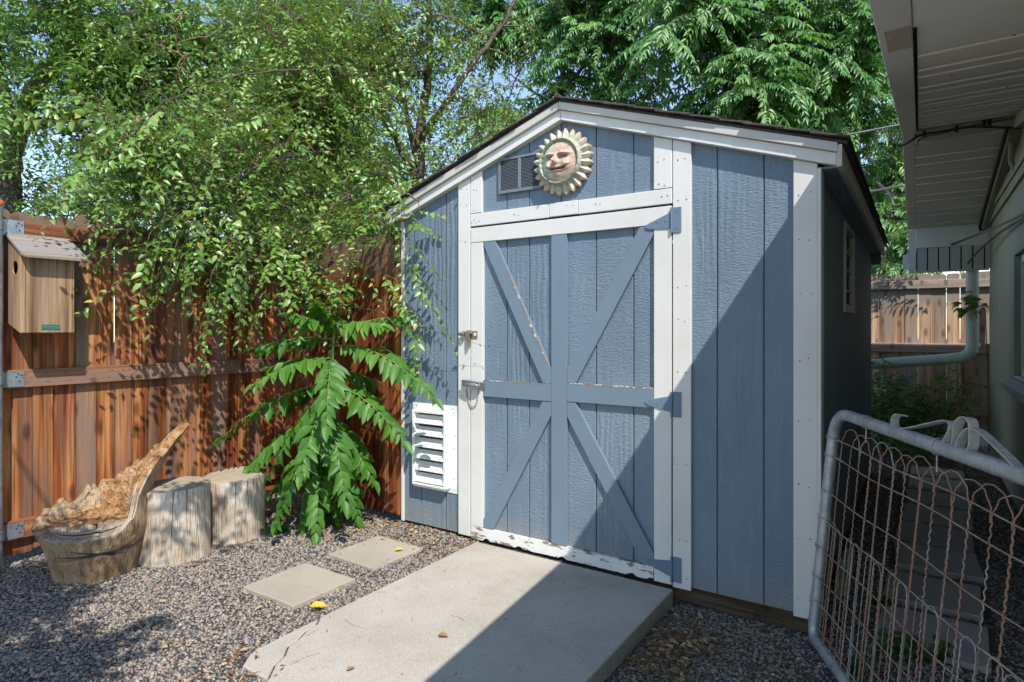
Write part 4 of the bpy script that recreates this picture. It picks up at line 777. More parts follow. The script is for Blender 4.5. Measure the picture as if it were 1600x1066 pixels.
class Skel:
    def __init__(s): s.p = []; s.r = []; s.t = Tubes(); s.mb = MB()
    def limb(s, pts, r0, r1, n=10, jit=.0, steps=7):
        pts = [Vector(p) for p in pts]; P = []
        for i in range(len(pts) - 1):
            p0, p1, p2, p3 = [pts[min(max(j, 0), len(pts) - 1)] for j in (i - 1, i, i + 1, i + 2)]
            for t in np.linspace(0, 1, steps, endpoint=False): P.append(.5 * ((2 * p1) + (-p0 + p2) * t + (2 * p0 - 5 * p1 + 4 * p2 - p3) * t * t + (-p0 + 3 * p1 - 3 * p2 + p3) * t ** 3) + Vector([random.uniform(-jit, jit) for _ in range(3)]))
        P.append(pts[-1]); m = len(P); rr = [r0 + (r1 - r0) * i / (m - 1) for i in range(m)]; s.mb.tube(P, rr, n); s.p += [np.array(p) for p in P]; s.r += rr
    def connect(s, q, rng, r1=.004, bend=.12, rmax=.03, r_k=.55, reg=True):
        A = np.array(s.p); d = np.linalg.norm(A - q, axis=1) + .35 * np.maximum(0, A[:, 2] - q[2] + .1); i = int(np.argmin(d)); a = A[i]; L = np.linalg.norm(q - a)
        if L < .03: return a, norm(q - a + 1e-6), a
        mid1 = a + (q - a) * .4 + rng.normal(0, bend * L * .5, 3) + np.array([0, 0, bend * L * .6]); mid2 = a + (q - a) * .75 + rng.normal(0, bend * L * .35, 3) + np.array([0, 0, bend * L * .4])
        pts = [a, mid1, mid2, q]; r0 = min(s.r[i] * r_k, rmax, .004 + L * .014); s.t.poly(pts, max(r0, r1), r1)
        if reg:
            for j, p in enumerate(pts[1:]): s.p.append(p); s.r.append(max(r0, r1) + (r1 - max(r0, r1)) * (j + 1) / 3)
        return a, norm(q - mid2), mid2
def inside(blobs, n, rng, thr=-9, fr=1.3, seed=0, holes=()):
    wts = np.array([b[1] ** 2 for b in blobs]); wts /= wts.sum(); out = []; tries = 0
    while len(out) < n and tries < n * 30:
        tries += 1; c, r = blobs[rng.choice(len(blobs), p=wts)][:2]; v = rng.normal(size=3); v *= r * rng.random() ** .45 / np.linalg.norm(v); p = np.array(c) + v * np.array([1, 1, .85])
        if noise.noise(Vector(p * fr) + Vector((seed, seed, seed))) < thr: continue
        if any(np.linalg.norm(p - np.array(h[0])) < h[1] for h in holes): continue
        if p[2] < .1: continue
        out.append(p)
    return np.array(out)
def inside_shed(P, pad=.03):
    return (P[:, 0] > -.14 - pad) & (P[:, 0] < 2.64 + pad) & (P[:, 1] > -.02 - pad) & (P[:, 1] < 3.8 + pad) & (P[:, 2] < 2.0 + .36 * np.minimum(np.maximum(P[:, 0] + .1, 0), np.maximum(2.6 - P[:, 0], 0)) + .10 + pad)
def behind_fence(P): return ((np.abs(P[:, 0] + 1.27) < .06) & (P[:, 1] < .05) & (P[:, 2] < 1.95)) | ((np.abs(P[:, 1]) < .06) & (P[:, 0] > -1.3) & (P[:, 0] < 0.03) & (P[:, 2] < 1.93))
def simple_tree(root, skel, blobs, nb, ns, leaf, mat, rng, K=11, sl=(.28, .5), droop=.45, thr=-.25, fr=1.1, seed=1., holes=(), simple=True, bark=None, twig=None, upn=.7, hang=.25, guard=None, extra=None, spread=.9):
    for q in inside(blobs, nb, rng, -9): skel.connect(q, rng, .006, .14)
    Q = inside(blobs, ns, rng, thr, fr, seed, holes); n = len(Q); base = np.zeros((n, 3)); dirs = np.zeros((n, 3))
    order = rng.permutation(n)
    for j in order:
        a, d, mid = skel.connect(Q[j], rng, .0016, .16, .006, .5, reg=(j % 4 == 0)); base[j] = Q[j]; dirs[j] = d
    dirs = norm(dirs + rng.normal(0, .55, (n, 3)) * spread * .6 + DOWN * droop * rng.random((n, 1)))
    if extra is not None: base = np.concatenate([base, extra[0]]); dirs = np.concatenate([dirs, norm(extra[1])]); n = len(base)
    l = rng.uniform(*sl, n)
    if extra is not None: l[-len(extra[0]):] = extra[2]
    t = (np.arange(K) + .6) / K; sag = .18 * l
    P = base[:, None] + dirs[:, None] * (t[None, :, None] * l[:, None, None]) + DOWN * (t[None, :, None] ** 2 * sag[:, None, None])
    side = norm(np.cross(dirs, np.array([0, 0, 1.]) + rng.normal(0, .45, (n, 3)))); sg = np.where(np.arange(K) % 2 == 0, 1., -1.); nrm = np.cross(side, dirs); nrm *= np.where(nrm[:, 2:3] < 0, -1, 1)
    D = dirs[:, None] * .55 + side[:, None] * sg[None, :, None] * .85 + DOWN * hang + rng.normal(0, .17, (n, K, 3)); N = nrm[:, None] * upn + rng.normal(0, .26, (n, K, 3)) + rng.normal(0, .25, (n, 1, 3)) + SUNA * .55
    var = np.clip(rng.normal(.45, .15, (n, K)) + rng.normal(0, .13, (n, 1)), 0, .94); var = np.where(rng.random((n, K)) < .03, 1., var)
    P, D, N, var = P.reshape(-1, 3), D.reshape(-1, 3), N.reshape(-1, 3), var.ravel(); L = rng.uniform(.6, 1.3, len(P)) * leaf[0] * np.tile(1.15 - .5 * ((np.arange(K) + .5) / K) ** 2, n); W = L * leaf[1] * rng.uniform(.85, 1.15, len(P))
    ok = rng.random(len(P)) < .93
    if guard is not None: ok &= ~guard(P); ok &= ~guard(P + norm(D) * L[:, None])
    leaves('crown', P[ok], D[ok], N[ok], L[ok], W[ok], var[ok], mat, root, simple)
    for j in range(n):
        e1 = base[j] + dirs[j] * l[j] * .5 + DOWN * .25 * sag[j]; e2 = base[j] + dirs[j] * l[j] + DOWN * sag[j]; skel.t.seg(base[j], e1, .0017, .0013); skel.t.seg(e1, e2, .0013, .0006)
    skel.mb.build('trunk', bark or M['bark'], root, True, sharp=180)
    if skel.t.a:
        if guard is not None:
            keep = [i for i in range(len(skel.t.a)) if not (guard(np.array([skel.t.a[i]]))[0] or guard(np.array([skel.t.b[i]]))[0])]
            for k_ in ('a', 'b', 'ra', 'rb'): setattr(skel.t, k_, [getattr(skel.t, k_)[i] for i in keep])
        skel.t.build('branches', twig or M['twig'], root)
SUNA = np.array(SUN); A = lambda *p: np.array(at(*p))
guard = lambda P: inside_shed(P) | behind_fence(P)
# ---- elm behind the corner of the fences, its branches hanging over into the yard
def elm():
    rng = np.random.default_rng(21); b = at(655, 280, 6.5); root = thing('elm_tree', 'slender olive green elm behind the fence corner, its branches hanging over the fence', 'tree', (b.x, b.y, 0)); s = Skel()
    s.limb([(b.x + .05, b.y, -.1), (b.x + .02, b.y, 1.5), at(653, 290, 6.5), at(657, 210, 6.5)], .085, .062, 12, .01); s.limb([at(655, 215, 6.5), at(668, 130, 6.55), at(672, 40, 6.6), at(665, -90, 6.7)], .055, .02, 10, .012)
    s.limb([at(657, 215, 6.5), at(690, 170, 6.4), at(735, 105, 6.4), at(790, 30, 6.5), at(830, -60, 6.6)], .04, .015, 8, .012); s.limb([at(652, 280, 6.5), at(605, 190, 6.2), at(575, 120, 6.0), at(520, 70, 5.8), at(440, 10, 5.5)], .042, .014, 8, .012)
    s.limb([at(655, 240, 6.5), at(640, 190, 6.2), at(590, 130, 5.7), at(480, 110, 4.8), at(360, 120, 4.1), at(260, 160, 3.4), at(190, 220, 3.0)], .010, .003, 8, .012); s.limb([at(653, 300, 6.5), at(600, 250, 5.8), at(520, 235, 5.1), at(420, 255, 4.2), at(330, 300, 3.85), at(260, 350, 3.65)], .012, .003, 8, .012)
    s.limb([at(653, 270, 6.5), at(610, 60, 6.0), at(560, -40, 5.8)], .03, .012, 8, .01); s.limb([at(600, 250, 5.8), at(560, 290, 5.1), at(500, 340, 4.6), at(430, 400, 4.3)], .018, .004, 6, .01); s.limb([at(600, 250, 5.8), at(620, 290, 5.0), at(635, 330, 4.45), at(640, 400, 4.15)], .016, .004, 6, .01)
    def A(px, py, d):
        f = 1 if (px > 560 or py < 150) else .945 + .055 * max(0, px - 280) / 280
        return np.array(at(px, py, d * f))
    B = [(A(600, 70, 6.3), .75), (A(720, 60, 6.6), .62), (A(500, 50, 5.9), .75), (A(430, 130, 5.3), .7), (A(560, 180, 6.0), .65), (A(330, 110, 4.9), .62), (A(760, 130, 6.8), .55), (A(690, 190, 6.6), .5), (A(620, 250, 6.3), .5), (A(480, 220, 5.4), .6),
         (A(400, 260, 4.6), .45), (A(300, 260, 4.3), .38), (A(530, 300, 5.0), .45), (A(585, 345, 4.7), .34), (A(460, 340, 4.5), .36), (A(370, 350, 4.2), .28), (A(550, 420, 4.4), .17), (A(225, 230, 4.0), .28), (A(160, 225, 3.75), .16), (A(290, 345, 4.0), .17), (A(430, 420, 4.22), .15), (A(620, 400, 4.25), .14), (A(350, 430, 4.1), .12), (A(240, 290, 3.95), .2), (A(630, 330, 4.6), .25), (A(170, 320, 3.72), .10), (A(215, 350, 3.78), .12), (A(270, 395, 3.92), .11), (A(330, 400, 4.03), .13), (A(190, 270, 3.85), .16), (A(500, 440, 4.3), .16), (A(390, 460, 4.15), .10), (A(560, 470, 4.25), .12), (A(600, 390, 4.3), .2), (A(628, 318, 3.93), .13), (A(600, 350, 4.0), .15), (A(775, 60, 6.5), .42), (A(740, 200, 6.6), .3), (A(520, 110, 5.2), .5), (A(610, 300, 4.8), .3), (A(500, 390, 4.4), .2)]
    holes = [(A(540, 135, d), .10) for d in (5, 5.4, 5.8, 6.2)] + [(A(445, 140, d), .08) for d in (5, 5.4)]
    ex = [(at(300, 350, 3.35), at(285, 470, 3.25)), (at(380, 400, 3.6), at(372, 525, 3.5)), (at(260, 330, 3.25), at(235, 430, 3.15)), (at(330, 430, 3.4), at(318, 560, 3.32)), (at(230, 380, 3.2), at(215, 480, 3.1)), (at(440, 420, 3.75), at(470, 520, 3.7)), (at(640, 300, 3.95), at(610, 345, 3.8)), (at(600, 290, 4.0), at(650, 330, 3.75)), (A(150, 150, 3.1), A(30, 170, 2.9)), (A(260, 175, 3.2), A(190, 220, 2.95)), (A(300, 200, 3.3), A(250, 270, 3.05)), (A(210, 190, 3.1), A(110, 235, 2.85)), (A(340, 250, 3.4), A(300, 330, 3.2)), (A(390, 300, 3.6), A(350, 380, 3.35)), (A(640, 395, 3.8), A(665, 470, 3.62)), (A(625, 440, 3.85), A(655, 560, 3.66)), (A(640, 350, 3.85), A(690, 360, 3.66)), (A(655, 520, 3.75), A(645, 590, 3.66)), (A(630, 300, 4.0), A(640, 380, 3.85)), (A(620, 340, 3.9), A(628, 430, 3.8)), (A(610, 470, 3.9), A(660, 500, 3.72)), (A(600, 330, 3.95), A(625, 420, 3.8)), (A(560, 503, 3.98), A(770, 497, 3.54)), (A(640, 420, 3.75), A(700, 470, 3.69)), (A(660, 455, 3.68), A(715, 535, 3.63)), (A(655, 330, 3.84), A(720, 335, 3.73)), (A(640, 380, 3.79), A(690, 425, 3.65)), (A(185, 330, 3.80), A(105, 350, 3.65)), (A(160, 350, 3.70), A(105, 470, 3.62)), (A(235, 400, 3.90), A(205, 480, 3.80)), (A(330, 430, 4.05), A(320, 560, 3.95)), (A(300, 420, 4.00), A(245, 440, 3.90)), (A(420, 450, 4.20), A(385, 520, 4.10)), (A(470, 430, 4.35), A(500, 500, 4.20)),
          (A(120, 190, 3.30), A(-10, 175, 3.10)), (A(230, 215, 3.50), A(120, 275, 3.30)), (A(330, 175, 3.80), A(250, 205, 3.60)), (A(420, 180, 4.00), A(350, 200, 3.80)), (A(600, 430, 3.89), A(640, 500, 3.70)), (A(450, 480, 4.25), A(590, 450, 3.79)), (A(150, 235, 3.40), A(90, 300, 3.30)), (A(390, 380, 4.15), A(330, 480, 4.02)), (A(270, 350, 3.92), A(215, 400, 3.85)), (A(560, 390, 4.30), A(600, 470, 3.81)), (A(660, 300, 3.89), A(705, 290, 3.83)), (A(200, 320, 3.78), A(125, 375, 3.66)), (A(240, 330, 3.80), A(175, 300, 3.70)), (A(180, 360, 3.70), A(135, 445, 3.63)), (A(280, 400, 3.92), A(240, 470, 3.85)), (A(360, 420, 4.08), A(345, 500, 4.00)), (A(230, 250, 3.70), A(150, 255, 3.50))]
    for k_ in range(3):
        px_, py_ = rng.uniform(215, 430), rng.uniform(330, 430); d_ = 3.12 + (px_ - 215) / 215 * .5 + rng.uniform(-.1, .12); ex.append((at(px_, py_, d_), at(px_ + rng.uniform(-40, 25), py_ + rng.uniform(55, 120), d_ - rng.uniform(.02, .12))))
    ex = [(Vector(p), Vector(q)) for p, q in ex]; e0 = np.array([np.array(a) for a, _ in ex]); e1 = np.array([np.array(c) for _, c in ex])
    for a in e0: s.connect(a, rng, .0022, .10, .008)
    simple_tree(root, s, B, 190, 2900, (.051, .52), M['elm'], rng, 15, (.34, .62), .60, -.10, 1.5, 3., holes, False, guard=guard, extra=(e0, e1 - e0, np.linalg.norm(e1 - e0, axis=1)))
elm()
# ---- old broad tree far behind on the left
def oldtree():
    rng = np.random.default_rng(5); b = at(12, 300, 9.5); root = thing('broadleaf_tree', 'big old tree with thick leaning trunk far behind the left fence', 'tree', (b.x, b.y, 0)); s = Skel()
    s.limb([(b.x - .1, b.y, -.1), at(8, 380, 9.5), at(12, 270, 9.5), at(25, 200, 9.5)], .22, .16, 14, .02); s.limb([at(22, 215, 9.5), at(55, 140, 9.4), at(85, 95, 9.3), at(140, 55, 9.2), at(240, 10, 9)], .15, .06, 12, .02); s.limb([at(15, 250, 9.5), at(0, 120, 9.6), at(-15, 40, 9.7), at(-25, -80, 9.8)], .13, .06, 10, .02)
    s.limb([at(25, 200, 9.5), at(110, 180, 9.3), at(200, 140, 9.2), at(330, 120, 9.2), at(440, 140, 9.4)], .10, .03, 10, .02); s.limb([at(85, 95, 9.3), at(110, 20, 9.3), at(120, -80, 9.3)], .09, .04, 10, .02)
    B = [(A(120, 30, 9.2), 1.0), (A(250, 90, 9.4), 1.1), (A(370, 60, 9.4), 1.15), (A(190, 170, 9.2), .85), (A(320, 190, 9.6), .85), (A(450, 200, 9.8), 1.0), (A(35, 165, 8.9), .42), (A(100, 130, 9.0), .45), (A(520, 90, 10), 1.3), (A(560, 250, 10), .9), (A(420, 290, 9.6), .75), (A(-20, 60, 9.5), .6), (A(180, 260, 9.4), .5), (A(270, 265, 9.6), .5), (A(30, 250, 9), .25), (A(85, 190, 9.3), .4), (A(110, 270, 9.6), .5), (A(60, 310, 9.8), .35), (A(480, 340, 10), .7)]
    holes = [(A(35, 80 + 60, 9.0), .0), (A(45, 120, 9.), .28), (A(320, 170, 9.3), .35), (A(260, 195, 9.3), .2), (A(72, 235, 9.2), .16), (A(62, 285, 9.2), .16), (A(350, 240, 9.4), .2), (A(540, 135, 9.6), .3)]
    simple_tree(root, s, B, 170, 5200, (.105, .42), M['elm_far'], rng, 14, (.45, .80), .5, -.33, .9, 7., holes, True, M['bark_big'])
oldtree()
def bush(name, label, cat, blobs, ns, leaf, mat, seed, base, nb=24, K=9, sl=(.2, .35), stem=.02, droop=.1, group=None):
    rng = np.random.default_rng(seed); root = thing(name, label, cat, base, group); s = Skel(); c = Vector(base)
    for i in range(5): b0 = blobs[i % len(blobs)][0]; s.limb([c + Vector((random.uniform(-.1, .1), random.uniform(-.1, .1), -.05)), c.lerp(Vector(b0), .5) + Vector((random.uniform(-.1, .1), random.uniform(-.1, .1), 0)), Vector(b0)], stem, stem * .4, 6, .01, 4)
    simple_tree(root, s, blobs, nb, ns, leaf, mat, rng, K, sl, droop, -.3, 1.5, seed, (), True, guard=behind_fence)
p = at(135, 320, 7.2); bush('shrub', 'dense mid green shrub looking over the left fence below the sky gap', 'shrub', [(A(120, 305, 7.2), .42), (A(185, 315, 7.3), .4), (A(250, 320, 7.3), .45), (A(150, 345, 7.2), .5)], 520, (.06, .45), M['elm_far'], 31, (p.x, p.y, 0))
p = at(380, 330, 9.5); bush('shrub', 'dark green shrub filling the gap behind the fence corner', 'shrub', [(A(330, 330, 9.5), .8), (A(430, 350, 9.4), .8), (A(520, 370, 9.2), .8), (A(600, 340, 9.2), .7), (A(690, 260, 9.3), .55)], 800, (.08, .45), M['elm_far'], 33, (p.x, p.y, 0), 40, 9, (.3, .5), .04)
# ---- trees of heaven: long pinnate leaves in whorls at the ends of stout branches
def fronds(items, rng, npair=(9, 12), leaf=(.11, .30), start=.2, hangL=.35, rach=None, up=(0, 0, 1), vmean=.45, jit=.09):
    Ps, Ds, Ns, Ls, Vs = [], [], [], [], []
    for p, d, l, dr in items:
        p = np.array(p, float); d = norm(np.array(d, float)); n = int(rng.integers(*npair)); t = np.linspace(start, .97, n); pos = p + d * (l * t)[:, None] + DOWN * (dr * l * t ** 2)[:, None]; tan = norm(d[None] + DOWN * (2 * dr * t)[:, None]); upv = np.array(up, float) + rng.normal(0, .22, 3); side = norm(np.cross(tan, upv)); nor = np.cross(side, tan)
        prof = np.minimum(1, (.55 + 1.6 * (t - start))) * (1 - .55 * np.maximum(0, t - .55) / .45); vb = vmean + rng.normal(0, .12)
        for sg in (1, -1):
            D = side * sg * (.9 - .25 * t)[:, None] + tan * (.25 + .65 * t ** 2)[:, None] + DOWN * hangL * rng.uniform(.5, 1.6, (n, 1)) + rng.normal(0, jit, (n, 3)); Ps.append(pos); Ds.append(D); Ns.append(nor + side * sg * -.1 + rng.normal(0, .16 + jit, (n, 3))); Ls.append(leaf[0] * prof * rng.uniform(.72, 1.15, n)); Vs.append(np.clip(vb + rng.normal(0, .10, n), 0, .93))
        Ps.append(pos[-1:]); Ds.append(tan[-1:]); Ns.append(nor[-1:]); Ls.append(np.array([leaf[0] * .7])); Vs.append(np.array([vb]))
        if rach is not None:
            tt = np.linspace(0, 1, 6); pp = p + d * (l * tt)[:, None] + DOWN * (dr * l * tt ** 2)[:, None]; rach.poly(list(pp), max(.0022, .0058 * l), .001)
    P, D, N, L, V = [np.concatenate(x) for x in (Ps, Ds, Ns, Ls, Vs)]; return P, D, N, L, L * leaf[1], V
def ailanthus(label, base, limbs, blobs, nclus, seed, fl=(.42, .66), holes=(), leafL=.148):
    rng = np.random.default_rng(seed); root = thing('ailanthus_tree', label, 'tree', base, 'pinnate leaved trees behind the shed'); s = Skel(); rach = Tubes()
    for pts, r0, r1 in limbs: s.limb(pts, r0, r1, 10, .015)
    items = []
    for q in inside(blobs, nclus, rng, -.3, .9, seed, holes):
        a, d, mid = s.connect(q, rng, .008, .14, .03); n = int(rng.integers(7, 12)); ph = rng.uniform(0, 6.28)
        for k in range(n):
            an = ph + k * 2.4; el = rng.uniform(-.45, .5); v = np.array([math.cos(an) * math.cos(el), math.sin(an) * math.cos(el), math.sin(el)]) + d * .35; items.append((q + d * rng.uniform(-.12, .03), v, rng.uniform(*fl), rng.uniform(.3, .75)))
    P, D, N, L, W, V = fronds(items, rng, (9, 13), (leafL, .31), .2, .45, rach, tuple(SUNA * 1.1 + np.array([0, 0, .25]))); ok = ~inside_shed(P, .0)
    leaves('crown', P[ok], D[ok], N[ok], L[ok], W[ok], V[ok], M['ail'], root, False); s.mb.build('trunk', M['pale_bark'], root, True, sharp=180); s.t.build('branches', M['pale_bark'], root); rach.build('leaf_stalks', M['stalk'], root, 3)
a1 = at(1157, 0, 7.6); a2 = at(1020, 200, 8.2); a3 = at(1330, 260, 8.4); a4 = at(870, 120, 9.2)
ailanthus('tall pinnate leaved tree with pale trunk rising behind the shed roof', (a1.x, a1.y, 0), [([(a1.x, a1.y, -.1), (a1.x, a1.y, 2), at(1157, 60, 7.6), at(1160, -120, 7.7)], .075, .045), ([at(1157, 120, 7.6), at(1230, 60, 7.4), at(1290, 0, 7.3)], .04, .015), ([at(1157, 160, 7.6), at(1080, 60, 7.4), at(1040, -30, 7.3)], .04, .015)],
          [(A(1130, 30, 7.5), .75), (A(1060, 60, 7.3), .6), (A(1230, 50, 7.3), .7), (A(1180, 130, 7.0), .5), (A(1290, 110, 7.2), .55), (A(1200, -40, 7.5), .8), (A(1110, 120, 7.4), .45), (A(1330, 30, 7.4), .6), (A(1100, 180, 7.9), .4), (A(1190, 190, 7.6), .35)], 125, 41, holes=[(A(1045, 95, d), .16) for d in (6.6, 7, 7.4)])
ailanthus('darker pinnate leaved tree standing left of the shed ridge', (a4.x, a4.y, 0), [([(a4.x, a4.y, -.1), (a4.x, a4.y, 2.2), at(880, 120, 9.2), at(900, -60, 9.2)], .06, .03), ([at(872, 150, 9.2), at(950, 60, 9), at(1000, 0, 8.9)], .035, .015), ([at(872, 170, 9.2), at(830, 140, 9), at(790, 110, 8.9)], .025, .012)],
          [(A(920, 90, 8.8), .7), (A(985, 40, 8.6), .65), (A(860, 130, 9), .45), (A(940, 0, 8.7), .8), (A(800, 190, 9), .4), (A(1010, 120, 8.4), .5), (A(960, 140, 8.6), .45), (A(860, 20, 9.2), .5), (A(1000, 185, 8.4), .45), (A(900, 170, 8.7), .45), (A(830, 190, 8.9), .35), (A(780, 70, 9.3), .5), (A(745, 10, 9.4), .45), (A(820, 20, 9.2), .45)], 122, 43, holes=[(A(840, 70, d), .28) for d in (8.5, 9, 9.5)] + [(A(1045, 95, d), .2) for d in (8, 8.5)])
ailanthus('lower bushy pinnate leaved tree seen between the shed and the house', (a3.x, a3.y + 1.2, 0), [([(a3.x, a3.y + 1.2, -.1), (a3.x, a3.y + 1.1, 1.8), at(1340, 230, 9.2), at(1345, 100, 9.2)], .06, .03), ([at(1340, 260, 9.2), at(1385, 300, 9), at(1400, 330, 8.9)], .03, .012), ([at(1340, 200, 9.2), at(1290, 150, 8.8), at(1260, 110, 8.5)], .03, .012)],
          [(A(1330, 180, 8.6), .65), (A(1370, 120, 8.8), .7), (A(1270, 170, 8.3), .5), (A(1395, 360, 8.9), .50), (A(1400, 250, 9.3), .35), (A(1360, 40, 9), .8), (A(1230, 160, 8), .4), (A(1410, 410, 8.7), .35), (A(1420, 330, 9.2), .4)], 95, 47, fl=(.38, .58), holes=[(A(1365, 225, d), .2) for d in (8, 8.5, 9, 9.5)])
# ---- conifer far off between shed and house
def conifer():
    rng = np.random.default_rng(8); b = at(1392, 300, 14); root = thing('pine_tree', 'distant olive brown conifer in the gap between shed and house', 'tree', (b.x, b.y, 0)); s = Skel(); s.limb([(b.x, b.y, -.1), (b.x, b.y, 3), (b.x, b.y, 6.2)], .16, .03, 10, .02)
    for q in inside([(np.array((b.x, b.y, 4.4)), .9), (np.array((b.x, b.y, 3.6)), 1.1), (np.array((b.x, b.y, 5.4)), .6)], 150, rng): s.connect(q, rng, .006, .1)
    Q = inside([(np.array((b.x, b.y, 4.4)), .95), (np.array((b.x, b.y, 3.5)), 1.15), (np.array((b.x, b.y, 5.5)), .6)], 900, rng, -.3, 1.6, 4.)
    n = len(Q); K = 14; d = norm(Q - np.array((b.x, b.y, 4.2)) + rng.normal(0, .4, (n, 3))); P = Q[:, None] + d[:, None] * (np.arange(K) / K * .22)[None, :, None]; D = d[:, None] * .6 + rng.normal(0, .6, (n, K, 3)); P, D = P.reshape(-1, 3), D.reshape(-1, 3); L = rng.uniform(.08, .14, len(P))
    leaves('crown', P, D, rng.normal(0, 1, P.shape), L, L * .14, rng.random(len(P)) * .9, M['pine'], root, True); s.mb.build('trunk', M['bark'], root, True); s.t.build('branches', M['twig'], root)
conifer()
# ---- sapling with pinnate leaves in front of the fence corner
def sapling():
    rng = np.random.default_rng(77); root = thing('ailanthus_sapling', 'bright green sapling with large drooping pinnate leaves at the fence corner', 'plant', (-.60, -.20, 0)); mb = MB(); rach = Tubes()
    stem = [(-.60, -.20, -.03), (-.60, -.205, .35), tuple(at(509, 640, 4.02)), tuple(at(519, 565, 3.98)), tuple(at(523, 515, 3.98))]; mb.tube(stem, [.015, .013, .011, .009, .006], 10)
    L_ = [((523, 520, 3.98), (455, 492, 3.72), .30, .10), ((520, 530, 3.98), (390, 548, 4.1), .25, .0), ((518, 560, 3.98), (398, 602, 3.62), .38, .02), ((522, 540, 3.98), (682, 628, 3.55), .46, 0), ((523, 515, 3.98), (690, 492, 3.95), .18, 0), ((518, 560, 3.98), (510, 672, 3.42), .55, .1), ((514, 600, 4.0), (634, 694, 3.62), .40, 0), ((513, 600, 4.0), (342, 688, 3.72), .42, 0), ((510, 640, 4.02), (350, 775, 3.78), .38, 0),
          ((510, 630, 4.02), (470, 745, 3.5), .5, .1), ((510, 640, 4.02), (540, 790, 3.5), .45, .1), ((508, 660, 4.0), (432, 818, 3.55), .4, .05), ((510, 650, 4.0), (585, 755, 3.85), .4, 0), ((508, 700, 4.05), (492, 838, 3.62), .4, .05), ((522, 520, 3.98), (540, 490, 4.25), .2, .1), ((515, 580, 4.0), (600, 600, 4.15), .3, 0), ((512, 610, 4.0), (440, 640, 4.15), .3, 0), ((510, 660, 4.0), (420, 700, 3.95), .4, 0), ((508, 690, 4.02), (560, 810, 3.9), .3, 0), ((522, 510, 3.98), (500, 478, 3.8), .15, .1), ((523, 512, 3.98), (600, 510, 3.75), .3, .05), ((508, 700, 4.02), (400, 800, 3.9), .35, 0), ((508, 720, 4.04), (470, 830, 3.8), .3, 0), ((508, 720, 4.04), (530, 825, 3.9), .3, 0), ((512, 610, 4.0), (420, 745, 3.7), .4, 0), ((518, 560, 3.98), (420, 575, 4.0), .3, 0)]
    items = []
    for a, b, dr, _ in L_:
        p, q = A(*a), A(*b); d = q - p; l = np.linalg.norm(d); u = d / l + np.array([0, 0, dr]); items.append((p, u, l * np.linalg.norm(u), dr / np.linalg.norm(u)))
    P, D, N, L, W, V = fronds(items, rng, (14, 19), (.155, .42), .12, .50, rach, (.15, -.35, 1), .45, .09); ok = ~guard(P) & ~guard(P + norm(D) * L[:, None])
    leaves('foliage', P[ok], D[ok], N[ok], L[ok], W[ok], V[ok], M['sap'], root, False); mb.build('stem', M['stalk'], root, True); rach.build('leaf_stalks', M['stalk'], root, 3)
sapling()
# ---- low plants
def weed(label, c, r, h, n, seed, leaf=(.05, .75), mat='weed', cat='weed', name='weed', group=None):
    rng = np.random.default_rng(seed); root = thing(name, label, cat, (c[0], c[1], gz(*c)), group); s = Tubes(); P = []; D = []; z = gz(*c)
    for i in range(n):
        a = rng.uniform(0, 6.28); rr = r * rng.random() ** .6; q = np.array([c[0] + rr * math.cos(a), c[1] + rr * math.sin(a), z + h * rng.uniform(.3, 1)]); b = np.array([c[0] + rr * .3 * math.cos(a), c[1] + rr * .3 * math.sin(a), z - .01]); s.poly([b, (b + q) / 2 + np.array([0, 0, h * .1]), q], .0025, .0012)
        for k in range(3): P.append(q - (q - b) * .22 * k); D.append(np.array([math.cos(a + rng.normal() * 1.2), math.sin(a + rng.normal() * 1.2), rng.uniform(-.3, .4)]))
    P, D = np.array(P), np.array(D); L = rng.uniform(.6, 1.2, len(P)) * leaf[0]; leaves('foliage', P, D, np.array([0, 0, 1.]) + rng.normal(0, .4, P.shape), L, L * leaf[1], np.clip(rng.normal(.45, .2, len(P)), 0, .93), M[mat], root, False); s.build('stem', M['stalk'], root, 3); return root
weed('small bright green weed on the gravel at the foot of a stump by the sapling', (-.53, -.60), .07, .07, 16, 51, (.045, .6), 'sap'); weed('small dark leafed weed under the lowest leaves of the sapling', (-.42, -.36), .13, .14, 40, 52, (.05, .5), 'weed')
weed('little round leafed weed by the left edge of the shaded paver path', (2.665, .53), .05, .05, 12, 53); weed('round leafed weed in front of the nearest shaded paver, left of another', (2.73, .03), .06, .05, 13, 54); weed('round leafed weed in front of the nearest shaded paver, right of another', (2.80, .06), .06, .07, 14, 55); weed('taller weed at the front edge of the nearest shaded paver', (2.905, .06), .04, .09, 12, 56, (.04, .6)); weed('sparse weed in the shaded gravel near the lowest corner of the gate', (2.64, -.2), .06, .05, 10, 57, (.035, .5))
bush('shrub', 'dark leafy shrub growing in the passage against the back of the shed', 'shrub', [((2.62, 4.6, .28), .3), ((2.5, 5.0, .42), .3), ((2.75, 5.2, .25), .28), ((2.5, 5.25, .90), .12)], 190, (.085, .45), M['ail'], 61, (2.55, 4.95, -.08), 16, 9, (.2, .34), .012, .3)
bush('shrub', 'thin straggling shrub in front of the far fence below the downspout', 'shrub', [((3.05, 5.55, .5), .26), ((3.25, 5.55, .66), .16), ((2.95, 5.4, .25), .25), ((3.1, 5.45, .25), .3)], 85, (.06, .5), M['elm_far'], 63, (3.08, 5.5, -.08), 16, 8, (.2, .34), .008, .2)
